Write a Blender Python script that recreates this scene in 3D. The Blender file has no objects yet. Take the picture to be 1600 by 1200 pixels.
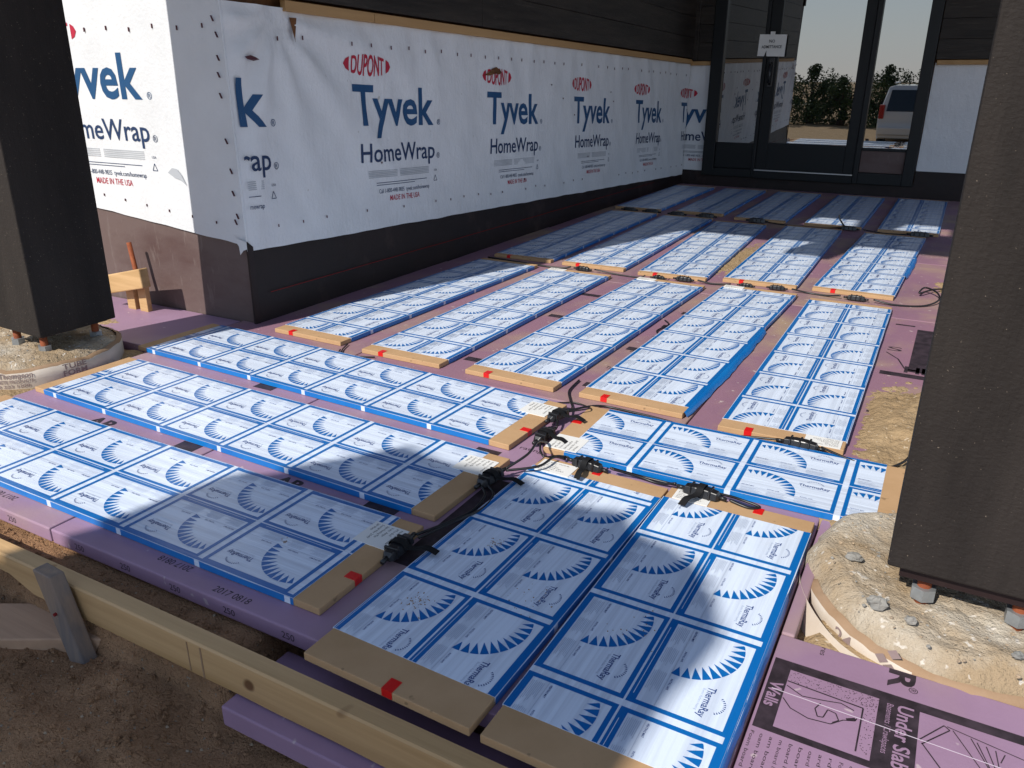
import bpy, bmesh, math, random
from mathutils import Vector, Matrix, noise
random.seed(7)
S = 0.6                      # all layout numbers below are in 0.6 m units
sc = bpy.context.scene
col = sc.collection

# ------------------------------------------------------------------ camera, sky, sun, exposure
cam = bpy.data.cameras.new('camera'); camo = bpy.data.objects.new('camera', cam); col.objects.link(camo)
cam.sensor_fit = 'HORIZONTAL'; cam.sensor_width = 36; cam.lens = 36 * 1241.54 / 1600
cam.clip_start = 0.02; cam.clip_end = 2000
R_ = Vector((.877, .481, .004)); F_ = Vector((-.448, .819, -.360)).normalized()
R_ = (R_ - F_ * R_.dot(F_)).normalized(); U_ = R_.cross(F_)
M_ = Matrix((R_, U_, -F_)).transposed().to_4x4(); M_.translation = Vector((1.02, -.444, 1.678)) * S
camo.matrix_world = M_
sc.camera = camo
SUN_EL = math.radians(41); SAZ = (.262, .965)          # horizontal travel of the light
w = bpy.data.worlds.new('World'); sc.world = w; w.use_nodes = True
nt = w.node_tree; bgn = nt.nodes['Background']
sky = nt.nodes.new('ShaderNodeTexSky'); sky.sky_type = 'NISHITA'; sky.sun_disc = False
sky.sun_elevation = SUN_EL; sky.sun_rotation = math.atan2(-SAZ[0], -SAZ[1])
sky.air_density = 1.0; sky.dust_density = 0.15; sky.ozone_density = 1.6
tc = nt.nodes.new('ShaderNodeTexCoord'); mp = nt.nodes.new('ShaderNodeMapping'); mp.inputs['Scale'].default_value = (1.5, 1.5, 7)
nz = nt.nodes.new('ShaderNodeTexNoise'); nz.inputs['Scale'].default_value = 2.2; nz.inputs['Detail'].default_value = 7
rp = nt.nodes.new('ShaderNodeValToRGB'); rp.color_ramp.elements[0].position = .46; rp.color_ramp.elements[1].position = .76
rp.color_ramp.elements[1].color = (.75, .75, .75, 1)
mx = nt.nodes.new('ShaderNodeMix'); mx.data_type = 'RGBA'
nt.links.new(tc.outputs['Generated'], mp.inputs[0]); nt.links.new(mp.outputs[0], nz.inputs['Vector'])
nt.links.new(nz.outputs[0], rp.inputs[0])
sx_ = nt.nodes.new('ShaderNodeSeparateXYZ'); hz = nt.nodes.new('ShaderNodeMapRange'); hm = nt.nodes.new('ShaderNodeMath'); hm.operation = 'MAXIMUM'
nt.links.new(tc.outputs['Generated'], sx_.inputs[0]); nt.links.new(sx_.outputs[2], hz.inputs[0])
hz.inputs[1].default_value = .30; hz.inputs[2].default_value = .02; hz.inputs[3].default_value = 0; hz.inputs[4].default_value = .75   # pale horizon haze
nt.links.new(rp.outputs[0], hm.inputs[0]); nt.links.new(hz.outputs[0], hm.inputs[1]); nt.links.new(hm.outputs[0], mx.inputs[0])
nt.links.new(sky.outputs[0], mx.inputs[6]); mx.inputs[7].default_value = (7.4, 7.9, 8.8, 1)
nt.links.new(mx.outputs[2], bgn.inputs[0]); bgn.inputs[1].default_value = 0.108
sun = bpy.data.lights.new('sun', 'SUN'); sun.energy = 4.3; sun.angle = math.radians(.53); sun.color = (1, .955, .88)
suno = bpy.data.objects.new('sun', sun); col.objects.link(suno)
dv = Vector((SAZ[0] * math.cos(SUN_EL), SAZ[1] * math.cos(SUN_EL), -math.sin(SUN_EL)))
suno.rotation_euler = dv.to_track_quat('-Z', 'Y').to_euler(); suno.location = (-3, -9, 9)
vs = sc.view_settings; vs.view_transform = 'Standard'; vs.look = 'None'; vs.exposure = 0.25; vs.gamma = 1
vs.use_curve_mapping = False
sc.cycles.max_bounces = 8

# ------------------------------------------------------------------ helpers
MATS = {}
def mat(name, color, rough=.6, spec=.5, var=None, vscale=8, vdet=6, vstretch=(1, 1, 1), bump=0, bscale=40, bstretch=(1, 1, 1),
        bdist=.004, fine=None, metal=0, ior=1.5, ramp=(.35, .65), bump2=None, coat=0, spots=None):
    """procedural principled material: base colour varied by noise towards var, optional bump layers and spots"""
    m = bpy.data.materials.new(name); m.use_nodes = True; t = m.node_tree; N = t.nodes; L = t.links
    b = N['Principled BSDF']; b.inputs['Roughness'].default_value = rough; b.inputs['Metallic'].default_value = metal
    b.inputs['Specular IOR Level'].default_value = spec; b.inputs['IOR'].default_value = ior
    b.inputs['Coat Weight'].default_value = coat
    co = N.new('ShaderNodeTexCoord')
    def noi(scale, stretch, det=6, rgh=.6):
        mpn = N.new('ShaderNodeMapping'); mpn.inputs['Scale'].default_value = stretch
        n = N.new('ShaderNodeTexNoise'); n.inputs['Scale'].default_value = scale; n.inputs['Detail'].default_value = det
        n.inputs['Roughness'].default_value = rgh
        L.new(co.outputs['Object'], mpn.inputs[0]); L.new(mpn.outputs[0], n.inputs['Vector']); return n.outputs[0]
    def rampf(v, lo, hi):
        r = N.new('ShaderNodeMapRange'); r.inputs[1].default_value = lo; r.inputs[2].default_value = hi
        L.new(v, r.inputs[0]); return r.outputs[0]
    def mix(f, a, c):
        x = N.new('ShaderNodeMix'); x.data_type = 'RGBA'; L.new(f, x.inputs[0])
        if isinstance(a, tuple): x.inputs[6].default_value = a + (1,)
        else: L.new(a, x.inputs[6])
        x.inputs[7].default_value = c + (1,); return x.outputs[2]
    cur = color
    if var: cur = mix(rampf(noi(vscale, vstretch, vdet), *ramp), cur, var)
    if fine: cur = mix(rampf(noi(fine[1], fine[2] if len(fine) > 2 else (1, 1, 1), 4), *(fine[3] if len(fine) > 3 else (.45, .75))), cur, fine[0])
    if spots: cur = mix(rampf(noi(spots[1], (1, 1, 1), 2), spots[2], spots[2] + .04), cur, spots[0])
    if isinstance(cur, tuple): b.inputs['Base Color'].default_value = cur + (1,)
    else: L.new(cur, b.inputs['Base Color'])
    nrm = None
    for bb in ([(bump, bscale, bstretch)] if bump else []) + (bump2 or []):
        bn = N.new('ShaderNodeBump'); bn.inputs['Strength'].default_value = bb[0]; bn.inputs['Distance'].default_value = bdist
        L.new(noi(bb[1], bb[2], 5), bn.inputs['Height'])
        if nrm: L.new(nrm, bn.inputs['Normal'])
        nrm = bn.outputs[0]
    if nrm: L.new(nrm, b.inputs['Normal'])
    MATS[name] = m; return m
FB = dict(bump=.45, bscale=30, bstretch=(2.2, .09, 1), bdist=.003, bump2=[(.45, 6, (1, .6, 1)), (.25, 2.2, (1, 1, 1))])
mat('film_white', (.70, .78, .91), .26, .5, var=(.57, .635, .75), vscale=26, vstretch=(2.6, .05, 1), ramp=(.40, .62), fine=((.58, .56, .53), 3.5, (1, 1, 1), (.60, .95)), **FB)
mat('film_blue', (.004, .145, .46), .28, .5, var=(.008, .185, .52), vscale=7, **FB)
mat('print_blue', (.004, .130, .41), .30, .5, **FB)
mat('print_navy', (.02, .06, .22), .35, .5, **FB)
mat('print_grey', (.36, .42, .54), .35, .5, **FB)
mat('cardboard', (.50, .315, .17), .8, .2, var=(.43, .265, .135), vscale=6, bump=.2, bscale=60, bstretch=(1, .2, 1), spots=((.3, .19, .1), 30, .70))
mat('card_edge', (.56, .41, .25), .85, .2, var=(.42, .29, .16), vscale=40, vstretch=(.3, .3, 3))
mat('red_tape', (.62, .012, .012), .35, .5, bump=.1)
mat('paper', (.74, .73, .70), .7, .3)
mat('ink', (.03, .03, .035), .6, .3)
mat('foam', (.345, .218, .318), .5, .35, var=(.285, .175, .255), vscale=2.0, bump=.12, bscale=90, spots=((.48, .37, .40), 26, .70), fine=((.40, .28, .24), 1.7, (1, .6, 1), (.55, .74)))
mat('foam_dirty', (.275, .150, .200), .55, .3, var=(.39, .285, .185), vscale=1.6, ramp=(.47, .68), bump=.15, bscale=90, spots=((.5, .40, .38), 26, .68), fine=((.22, .12, .18), 3.1, (1, .6, 1), (.52, .74)))
mat('foam_cut', (.36, .24, .33), .7, .2, bump=.5, bscale=120, bdist=.006)
mat('foam_ink', (.022, .016, .02), .55, .3, var=(.05, .035, .045), vscale=30)
mat('foam_line', (.62, .52, .60), .55, .3)
mat('sand', (.40, .285, .165), .95, .1, var=(.31, .215, .12), vscale=5, bump=.9, bscale=70, bdist=.012, bump2=[(.8, 9, (1, 1, 1))], spots=((.55, .45, .33), 60, .66))
mat('soil', (.50, .285, .155), .95, .1, var=(.29, .165, .09), vscale=5, bump=1, bscale=40, bdist=.02, bump2=[(.8, 150, (1, 1, 1))], spots=((.33, .27, .2), 95, .67))
mat('grit', (.44, .33, .22), .9, .2, var=(.25, .2, .15), vscale=30)
mat('stone', (.30, .28, .25), .85, .25, var=(.18, .18, .17), vscale=25, bump=.6, bscale=60)
mat('concrete', (.54, .48, .39), .9, .2, var=(.36, .265, .165), vscale=3.2, ramp=(.34, .54), bump=.9, bscale=55, bdist=.01, bump2=[(.6, 180, (1, 1, 1))], spots=((.62, .56, .48), 40, .64))
mat('tube_paper', (.60, .535, .46), .75, .3, var=(.50, .41, .32), vscale=4, bump=.15, bscale=20, bstretch=(1, 1, 6))
mat('tube_core', (.33, .22, .14), .85, .2, var=(.30, .19, .11), vscale=9, vstretch=(1, 1, 4), bump=.6, bscale=40)
mat('tube_ink', (.27, .20, .19), .7, .2)
mat('post_stain', (.0155, .0128, .0118), .75, .16, var=(.031, .0255, .0225), vscale=5, vstretch=(1, 1, .18), bump=.7, bscale=110, bstretch=(1, 1, .22), bdist=.004,
    bump2=[(.5, 160, (.6, .6, 1)), (.35, 14, (1, 1, .12))], spots=((.16, .13, .10), 170, .70))
mat('knot', (.020, .015, .012), .6, .4, var=(.055, .036, .026), vscale=20, vstretch=(.4, 1, 2), bump=1, bscale=30, bstretch=(.4, 1, 3), bdist=.012)
mat('siding_stain', (.013, .0100, .0085), .55, .3, var=(.034, .027, .022), vscale=4, vstretch=(.5, .5, 6), bump=.7, bscale=14, bstretch=(.6, .6, 7), bdist=.004, fine=((.06, .05, .04), 7, (.7, .7, 7), (.60, .78)))
mat('wrap', (.70, .71, .725), .5, .4, var=(.645, .655, .67), vscale=3, bump=.4, bscale=7, bstretch=(1, 1, .5), bdist=.012, bump2=[(.2, 60, (1, 1, 1)), (.35, 16, (1, 1, .35))], spots=((.5, .49, .47), 22, .74))
mat('wrap_blue', (.008, .065, .17), .5, .35, bump=.16, bscale=7, bstretch=(1, 1, .5), bdist=.01)
mat('wrap_navy', (.012, .035, .10), .5, .35)
mat('wrap_red', (.42, .012, .04), .5, .35)
mat('wrap_grey', (.42, .44, .47), .5, .35)
mat('staple', (.08, .02, .03), .5, .4)
mat('plywood', (.17, .075, .03), .8, .2, var=(.09, .04, .02), vscale=20)
mat('membrane', (.011, .0065, .007), .5, .3, var=(.019, .010, .010), vscale=2.5, bump=.35, bscale=6, bstretch=(1, 1, 1), bdist=.01, fine=((.045, .028, .025), 5, (1, 1, 1), (.58, .8)))
mat('membrane_dusty', (.130, .090, .083), .6, .35, var=(.088, .050, .046), vscale=3.2, vstretch=(.6, 1, 1.5), ramp=(.45, .68), bump=.35, bscale=8, bdist=.01, fine=((.21, .17, .155), 9, (3, 1, .6), (.58, .8)))
mat('chalk', (.20, .02, .02), .8, .1)
mat('pine', (.60, .385, .19), .62, .35, var=(.40, .24, .10), vscale=3, vstretch=(.25, 6, 6), bump=.25, bscale=25, bstretch=(.15, 4, 4), spots=((.16, .075, .03), 7, .73))
mat('pine_trim', (.44, .27, .12), .65, .3, var=(.36, .21, .09), vscale=3, vstretch=(4, .25, 4), spots=((.16, .075, .03), 8, .74))
mat('grey_wood', (.30, .215, .155), .7, .3, var=(.15, .13, .125), vscale=4, vstretch=(6, 6, .5), bump=.3, bscale=25, bstretch=(4, 4, .2))
mat('pink_wood', (.52, .33, .21), .7, .3, var=(.40, .25, .16), vscale=4, vstretch=(.3, 5, 5), bump=.3, bscale=20, bstretch=(.2, 4, 4))
mat('rust', (.30, .085, .03), .75, .3, var=(.20, .05, .02), vscale=40, bump=.4, bscale=80)
mat('zinc', (.34, .36, .37), .45, .5, metal=.5, var=(.24, .25, .26), vscale=30)
mat('rubber', (.012, .012, .013), .38, .5)
mat('plastic', (.014, .014, .016), .33, .5, var=(.05, .045, .04), vscale=18, ramp=(.62, .80))
mat('velcro', (.010, .010, .011), .8, .2)
mat('alu_dark', (.006, .0075, .009), .45, .3)
mat('dark_door', (.006, .0075, .009), .5, .3)
mat('glass', (.004, .005, .006), .0, 1.0, ior=2.25)
mat('alu', (.5, .5, .5), .35, .5, metal=1)
mat('bark', (.09, .06, .04), .9, .2, var=(.05, .035, .025), vscale=10, bump=.8, bscale=20)
mat('leaf', (.045, .075, .025), .6, .3, var=(.07, .10, .03), vscale=3)
mat('car_paint', (.66, .66, .65), .3, .5, metal=.1, coat=1)
mat('car_glass', (.01, .011, .012), .05, .8)
mat('tyre', (.02, .02, .02), .8, .2)
mat('lamp_red', (.35, .01, .01), .2, .5)
mat('tarp', (.022, .022, .020), .6, .4, var=(.04, .036, .03), vscale=4, bump=.4, bscale=6, bdist=.02)

class MB:
    def __init__(s): s.v = []; s.f = []; s.m = []
    def face(s, pts, mi=0):
        n = len(s.v); s.v += [tuple(p) for p in pts]; s.f.append(list(range(n, n + len(pts)))); s.m.append(mi)
    def box(s, x0, x1, y0, y1, z0, z1, mi=0):
        n = len(s.v)
        s.v += [(x0, y0, z0), (x1, y0, z0), (x1, y1, z0), (x0, y1, z0), (x0, y0, z1), (x1, y0, z1), (x1, y1, z1), (x0, y1, z1)]
        for q in ((3, 2, 1, 0), (4, 5, 6, 7), (0, 1, 5, 4), (1, 2, 6, 5), (2, 3, 7, 6), (3, 0, 4, 7)):
            s.f.append([n + i for i in q]); s.m.append(mi)
    def hexa(s, p, mi=0):
        n = len(s.v); s.v += [tuple(q) for q in p]
        for q in ((3, 2, 1, 0), (4, 5, 6, 7), (0, 1, 5, 4), (1, 2, 6, 5), (2, 3, 7, 6), (3, 0, 4, 7)):
            s.f.append([n + i for i in q]); s.m.append(mi)
    def tube(s, path, r, n=8, mi=0, cap=True):
        pts = [Vector(p) for p in path]; base = len(s.v); k = len(pts)
        rr = r if isinstance(r, (list, tuple)) else [r] * k
        for i, p in enumerate(pts):
            t = (pts[min(i + 1, k - 1)] - pts[max(i - 1, 0)]).normalized()
            a = Vector((0, 0, 1)) if abs(t.z) < .9 else Vector((1, 0, 0))
            u = t.cross(a).normalized(); q = t.cross(u)
            for j in range(n):
                an = 2 * math.pi * j / n; s.v.append(tuple(p + (u * math.cos(an) + q * math.sin(an)) * rr[i]))
        for i in range(k - 1):
            for j in range(n):
                a = base + i * n + j; b = base + i * n + (j + 1) % n
                s.f.append([a, b, b + n, a + n]); s.m.append(mi)
        if cap:
            s.f.append([base + j for j in range(n)]); s.m.append(mi)
            s.f.append([base + (k - 1) * n + j for j in reversed(range(n))]); s.m.append(mi)
    def grid(s, nu, nv, fn, mi=0):
        base = len(s.v)
        for j in range(nv + 1):
            for i in range(nu + 1): s.v.append(tuple(fn(i / nu, j / nv)))
        for j in range(nv):
            for i in range(nu):
                a = base + j * (nu + 1) + i; s.f.append([a, a + 1, a + nu + 2, a + nu + 1]); s.m.append(mi)
    def polys(s, ps, mi, fn):
        for p in ps: s.face([fn(*q) for q in p], mi)
    def build(s, name, mats, parent=None, world=True, smooth=False, bevel=0, weld=False):
        me = bpy.data.meshes.new(name)
        o0 = Vector(parent.location) / S if (parent is not None and world) else Vector((0, 0, 0))
        if parent is not None and parent.parent is not None and world: o0 = o0 + Vector(parent.parent.location) / S
        me.from_pydata([((v[0] - o0.x) * S, (v[1] - o0.y) * S, (v[2] - o0.z) * S) for v in s.v], [], s.f)
        if isinstance(mats, str): mats = [mats]
        for m in mats: me.materials.append(MATS[m])
        me.polygons.foreach_set('material_index', s.m)
        if smooth: me.polygons.foreach_set('use_smooth', [True] * len(me.polygons))
        me.update()
        if weld or smooth:
            bm = bmesh.new(); bm.from_mesh(me); bmesh.ops.remove_doubles(bm, verts=bm.verts, dist=1e-5)
            bmesh.ops.recalc_face_normals(bm, faces=bm.faces); bm.to_mesh(me); bm.free()
        o = bpy.data.objects.new(name, me); col.objects.link(o)
        if parent is not None: o.parent = parent
        if name in ('lettering', 'edge_stamp', 'pencil_marks'): o['kind'] = 'stuff'
        if bevel:
            bv = o.modifiers.new('bevel', 'BEVEL'); bv.width = bevel * S; bv.segments = 2; bv.limit_method = 'ANGLE'; bv.angle_limit = .6
        return o
def thing(name, label, cat, loc=(0, 0, 0), rotz=0, group=None):
    o = bpy.data.objects.new(name, None); col.objects.link(o); o.empty_display_size = .05
    o.location = Vector(loc) * S; o.rotation_euler = (0, 0, rotz); tag(o, label, cat, group); return o
def tag(o, label, cat, group=None):
    o['label'] = label; o['category'] = cat
    if group: o['group'] = group
    return o
def struct(o): o['kind'] = 'structure'; return o
def stuff(o): o['kind'] = 'stuff'; return o
def clip(poly, ax, lo, hi):
    for sgn, lim in ((1, lo), (-1, hi)):
        out = []
        for i in range(len(poly)):
            a = poly[i]; b = poly[(i + 1) % len(poly)]; da = sgn * (a[ax] - lim); db = sgn * (b[ax] - lim)
            if da >= 0: out.append(a)
            if (da < 0) != (db < 0):
                t = da / (da - db); out.append(tuple(a[k] + t * (b[k] - a[k]) for k in range(2)))
        poly = out
        if len(poly) < 3: return None
    return poly
_TX = {}
def text(s, bold=0., res=3):
    """triangles of a line of lettering, left edge x=0, baseline y=0, size 1"""
    k = (s, bold, res)
    if k not in _TX:
        c = bpy.data.curves.new('lettering', 'FONT'); c.body = s; c.resolution_u = res; c.offset = bold
        o = bpy.data.objects.new('lettering', c); col.objects.link(o)
        dg = bpy.context.evaluated_depsgraph_get(); me = o.evaluated_get(dg).to_mesh()
        me.calc_loop_triangles()
        tr = [[(me.vertices[i].co.x, me.vertices[i].co.y) for i in t.vertices] for t in me.loop_triangles]
        o.evaluated_get(dg).to_mesh_clear(); bpy.data.objects.remove(o); bpy.data.curves.remove(c)
        x0 = min(p[0] for t in tr for p in t); x1 = max(p[0] for t in tr for p in t)
        _TX[k] = ([[(p[0] - x0, p[1]) for p in t] for t in tr], x1 - x0)
    return _TX[k]
def textfit(s, width, bold=0., cap=None, res=3):
    """lettering scaled to a width, cap height either natural or given (cap is about .73 of the size)"""
    tr, wd = text(s, bold, res); kx = width / wd; ky = kx if cap is None else cap / .70
    return [[(p[0] * kx, p[1] * ky) for p in t] for t in tr]
def fbm(x, y, z=0, o=4): return noise.fractal((x, y, z), 1.0, 2.0, o)

# ------------------------------------------------------------------ ground
def ground_h(x, y):
    h = -.245 + .03 * fbm(x * 1.1, y * 1.1, 3) + .012 * fbm(x * 6, y * 6, 9)
    back = min(1, max(0, (y - .87) / .05))
    h = h * (1 - back) + back * (-.085 + .02 * fbm(x * 2, y * 2, 1))
    if x > -.74 and y < 1.25: h = min(h, -.225 + .01 * fbm(x * 4, y * 4))
    if y < .9: h += .035 * fbm(x * 2.6, y * 2.6, 12) + .012 * abs(fbm(x * 9, y * 9, 2))
    if y < -1: h -= min(1, (-1 - y) / 18) * 1.35
    if x > .84 and 1.84 < y < 2.64: h = -.035 + .02 * fbm(x * 5, y * 5, 5)
    if x < -3.43 and .9 < y < 2.78: h = -.03 + .03 * fbm(x * 3, y * 3, 5)
    return h
def axis(dense0, dense1, step, far):
    a = [dense0 + step * i for i in range(int((dense1 - dense0) / step) + 1)]; d = step
    lo = [a[0]]; hi = [a[-1]]
    while lo[-1] > -far: d *= 1.35; lo.append(lo[-1] - d)
    d = step
    while hi[-1] < far: d *= 1.35; hi.append(hi[-1] + d)
    return lo[:0:-1] + a + hi[1:]
gx = axis(-5, 2.4, .04, 700); gy = axis(-.6, 3.2, .03, 700)
b = MB()
for y in gy:
    for x in gx: b.v.append((x, y, ground_h(x, y)))
nx = len(gx)
for j in range(len(gy) - 1):
    for i in range(nx - 1):
        b.f.append([j * nx + i, j * nx + i + 1, (j + 1) * nx + i + 1, (j + 1) * nx + i])
        cx = (gx[i] + gx[i + 1]) / 2; cy = (gy[j] + gy[j + 1]) / 2
        b.m.append(0 if (cy > 1.3 or cy < -2.5 or abs(cx) > 4) else 1)
struct(b.build('ground', ['sand', 'soil'], smooth=True))
# loose crumbs and pebbles lying on the front soil
b = MB()
def pebble(b, x, y, z, r, mi=0):
    n = len(b.v); k = 5
    for lz, lr in ((-.4, .7), (.25, 1.0), (.75, .5)):
        for j in range(k):
            a = 6.283 * j / k + lz; rr = r * lr * random.uniform(.7, 1.15)
            b.v.append((x + rr * math.cos(a), y + rr * math.sin(a) * .8, z + r * lz * random.uniform(.7, 1.1)))
    for q in range(2):
        for j in range(k):
            a = n + q * k + j; c = n + q * k + (j + 1) % k; b.f.append([a, c, c + k, a + k]); b.m.append(mi)
    b.f.append([n + 2 * k + j for j in range(k)]); b.m.append(mi)
for i in range(1500):
    x = random.uniform(-2.6, .4); y = random.uniform(.0, 1.08)
    pebble(b, x, y, ground_h(x, y), random.choice((.003, .004, .006, .006, .008)) * random.uniform(.5, 1.2), random.choice((0, 0, 0, 0, 1)))
for i in range(900):
    x = random.uniform(-2.6, -.3); y = random.uniform(.1, 1.06)
    pebble(b, x, y, ground_h(x, y), random.uniform(.006, .016), 0)
stuff(tag(b.build('soil_crumbs', ['soil', 'grit']), 'small crumbs and pebbles scattered on the dark soil in front', 'gravel'))

# ------------------------------------------------------------------ foam insulation boards
FT = .064
def foam(x0, x1, y0, y1, label, m='foam', z=0., t=FT, cut=False):
    r = thing('foam_board', label, 'insulation board', ((x0 + x1) / 2, (y0 + y1) / 2, z - t), group='purple foam boards under the panels')
    b = MB(); g = .004
    b.box(x0 + g, x1 - g, y0 + g, y1 - g, z - t, z)
    b.build('board', m, r, bevel=.006)
    return r
fb_l = foam(-3.425, -1.9, 1.07, 3.02, 'purple foam board at front left under the lowest pair of lying panels')
fb_m = foam(-1.9, .77, 1.07, 3.28, 'purple foam board in the front middle where panels meet at the cables')
foam(.77, .82, 1.835, 3.28, 'narrow purple foam edge between nearest panel and right footing')
fb_r = foam(.77, 2.6, 1.02, 1.835, 'purple foam board at bottom right with black Under Slab print')
fb_k = foam(.82, 2.6, 2.62, 3.28, 'purple foam board behind the right concrete footing')
foam(-5.2, -3.425, 2.79, 3.53, 'purple foam strip between left post and house corner')
foam(-3.425, -1.9, 3.02, 3.28, 'purple foam strip along the upper lying panel by the house corner')
foam(-3.425, -2.2, 3.28, 6.0, 'purple foam board beside the dark wall base in the front row', 'foam_dirty')
fb_a = foam(-2.2, .0, 3.28, 6.0, 'purple foam board under the middle columns of the front row', 'foam_dirty')
fb_e = foam(.0, 2.4, 3.28, 6.0, 'purple foam board at right under the sand drift', 'foam_dirty')
foam(-3.23, -1.1, 6.0, 8.2, 'purple foam board under middle-row panels beside the wall', 'foam_dirty')
foam(-1.1, 1.1, 6.0, 8.2, 'purple foam board under the right half of the middle row', 'foam_dirty')
foam(1.1, 2.4, 6.0, 6.55, 'narrow purple foam piece at right edge before the sand hole', 'foam_dirty')
foam(1.1, 2.4, 7.6, 10.4, 'purple foam board at right edge beyond the sand hole', 'foam_dirty')
foam(-3.20, -1.0, 8.2, 10.4, 'purple foam board in the shade beside the wall', 'foam_dirty')
foam(-1.0, 1.1, 8.2, 10.4, 'purple foam board on the shadow edge at right', 'foam_dirty')
foam(-3.18, -.9, 10.4, 13.16, 'purple foam board in deep shade at the far left corner', 'foam_dirty')
foam(-.9, 2.4, 10.4, 13.16, 'purple foam board in deep shade before the glass door', 'foam_dirty')
fb_low = foam(-.70, 2.4, .818, 1.12, 'lower purple foam board sticking out under the form board', z=-.14, t=.075)
# prints on foam
def fprint(parent, name, ps, m, z=.0006):
    b = MB()
    for p in ps: b.face([(q[0], q[1], z) for q in p])
    return stuff(b.build(name, m, parent))
def rect(x0, x1, y0, y1): return [(x0, y0), (x1, y0), (x1, y1), (x0, y1)]
def put(tr, ox, oy, ang):
    c, s_ = math.cos(ang), math.sin(ang); return [[(ox + c * p[0] - s_ * p[1], oy + s_ * p[0] + c * p[1]) for p in t] for t in tr]
def line(x0, y0, x1, y1, wd):
    d = Vector((x1 - x0, y1 - y0)); n = Vector((-d.y, d.x)).normalized() * wd / 2
    return [(x0 + n.x, y0 + n.y), (x0 - n.x, y0 - n.y), (x1 - n.x, y1 - n.y), (x1 + n.x, y1 + n.y)]
def curve(pts, wd): return [line(*pts[i], *pts[i + 1], wd) for i in range(len(pts) - 1)]
H90 = math.pi / 2
# black picture strip with two application pictures, read from the left side
AF = lambda ps: [[(.834 + (q[0] - .86) * .7324, 1.425 + (q[1] - 1.39) * .8167) for q in p] for p in ps]
X0, X1, Y0, Y1 = .79, 3.0, 1.345, 1.735
pics = [(.86, 1.20), (1.345, 1.70), (1.85, 2.2)]
blk = [rect(X0, X1, Y1 - .045, Y1), rect(X0, X1, Y0, Y0 + .03)]
xs = [X0] + [v for p in pics for v in p] + [X1]
for i in range(0, len(xs), 2): blk.append(rect(xs[i], xs[i + 1], Y0 + .03, Y1 - .045))
fprint(fb_r, 'print_block', AF(blk), 'foam_ink')
lt = put(textfit('Walls', .135, .025, .048), .855, 1.60, -H90)
lt = [[(p[0] - .052, p[1]) for p in t] for t in lt]
lt += put(textfit('Under Slab', .31, .02, .055), 1.27, 1.69, -H90) + put(textfit('Basements / Crawlspaces', .25, .0, .024), 1.23, 1.68, -H90)
lt += put(textfit('Foundations', .28, .02, .05), 1.77, 1.69, -H90)
fprint(fb_r, 'lettering', AF(lt), 'foam', .0012)
lin = []
for a in range(230):
    x = random.uniform(.862, 1.198); lin.append(rect(x, x + .0035, 0, 0)); q = random.uniform(1.625, 1.685)
    if random.random() < .35: x = random.uniform(1.155, 1.198); q = random.uniform(1.395, 1.685)
    lin[-1] = rect(x, x + .003, q, q + .003)
lin += curve([(.862, 1.625), (1.15, 1.612), (1.15, 1.395)], .006)
lin += curve([(.864, 1.60), (.93, 1.57), (1.01, 1.585), (1.07, 1.60), (1.12, 1.585)], .0045)
lin += curve([(1.0, 1.565), (.985, 1.53), (1.0, 1.495), (1.02, 1.50), (1.03, 1.545), (1.06, 1.54), (1.075, 1.51), (1.055, 1.49)], .0045)
lin += curve([(.864, 1.53), (.90, 1.49), (.97, 1.47), (1.05, 1.48), (1.09, 1.52), (1.13, 1.535), (1.135, 1.55)], .0045)
lin += curve([(1.10, 1.528), (1.13, 1.545)], .012)
lin += curve([(1.35, 1.55), (1.43, 1.66), (1.45, 1.645), (1.36, 1.535)], .005)
lin += curve([(1.44, 1.66), (1.69, 1.62)], .004) + curve([(1.46, 1.65), (1.56, 1.50), (1.58, 1.46)], .004)
lin += curve([(1.36, 1.54), (1.45, 1.42), (1.48, 1.40)], .005) + curve([(1.52, 1.64), (1.62, 1.44)], .004)
for k in range(4): lin.append(line(1.54 + .03 * k, 1.63 - .005 * k, 1.60 + .005 * k, 1.48 + .03 * k, .004))
lin += curve([(1.53, 1.46), (1.55, 1.44), (1.57, 1.46), (1.60, 1.43), (1.63, 1.45)], .006)
fprint(fb_r, 'picture_lines', AF(lin), 'foam_ink')
lt = put(textfit('R', .085, .03, .070), 1.10, 1.825, -H90) + put(textfit('®', .025), 1.155, 1.765, -H90)
lt += put(textfit('res', .04, .0, .018), .90, 1.825, -H90)
for k in range(14):
    x = .83 + .032 * k; lt += put(textfit('Foam board insulation type '[k % 9:k % 9 + 16 + k % 5], .20 + .04 * (k % 3), 0, .010), x * .8 + .12, 1.37, -H90)
fprint(fb_r, 'small_print', lt, 'foam_ink')
b = MB(); b.face([(q[0], q[1], .0018) for q in line(.80, 1.563, 2.3, 1.535, .003)]); b.build('score_line', 'foam_line', fb_r)
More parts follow.
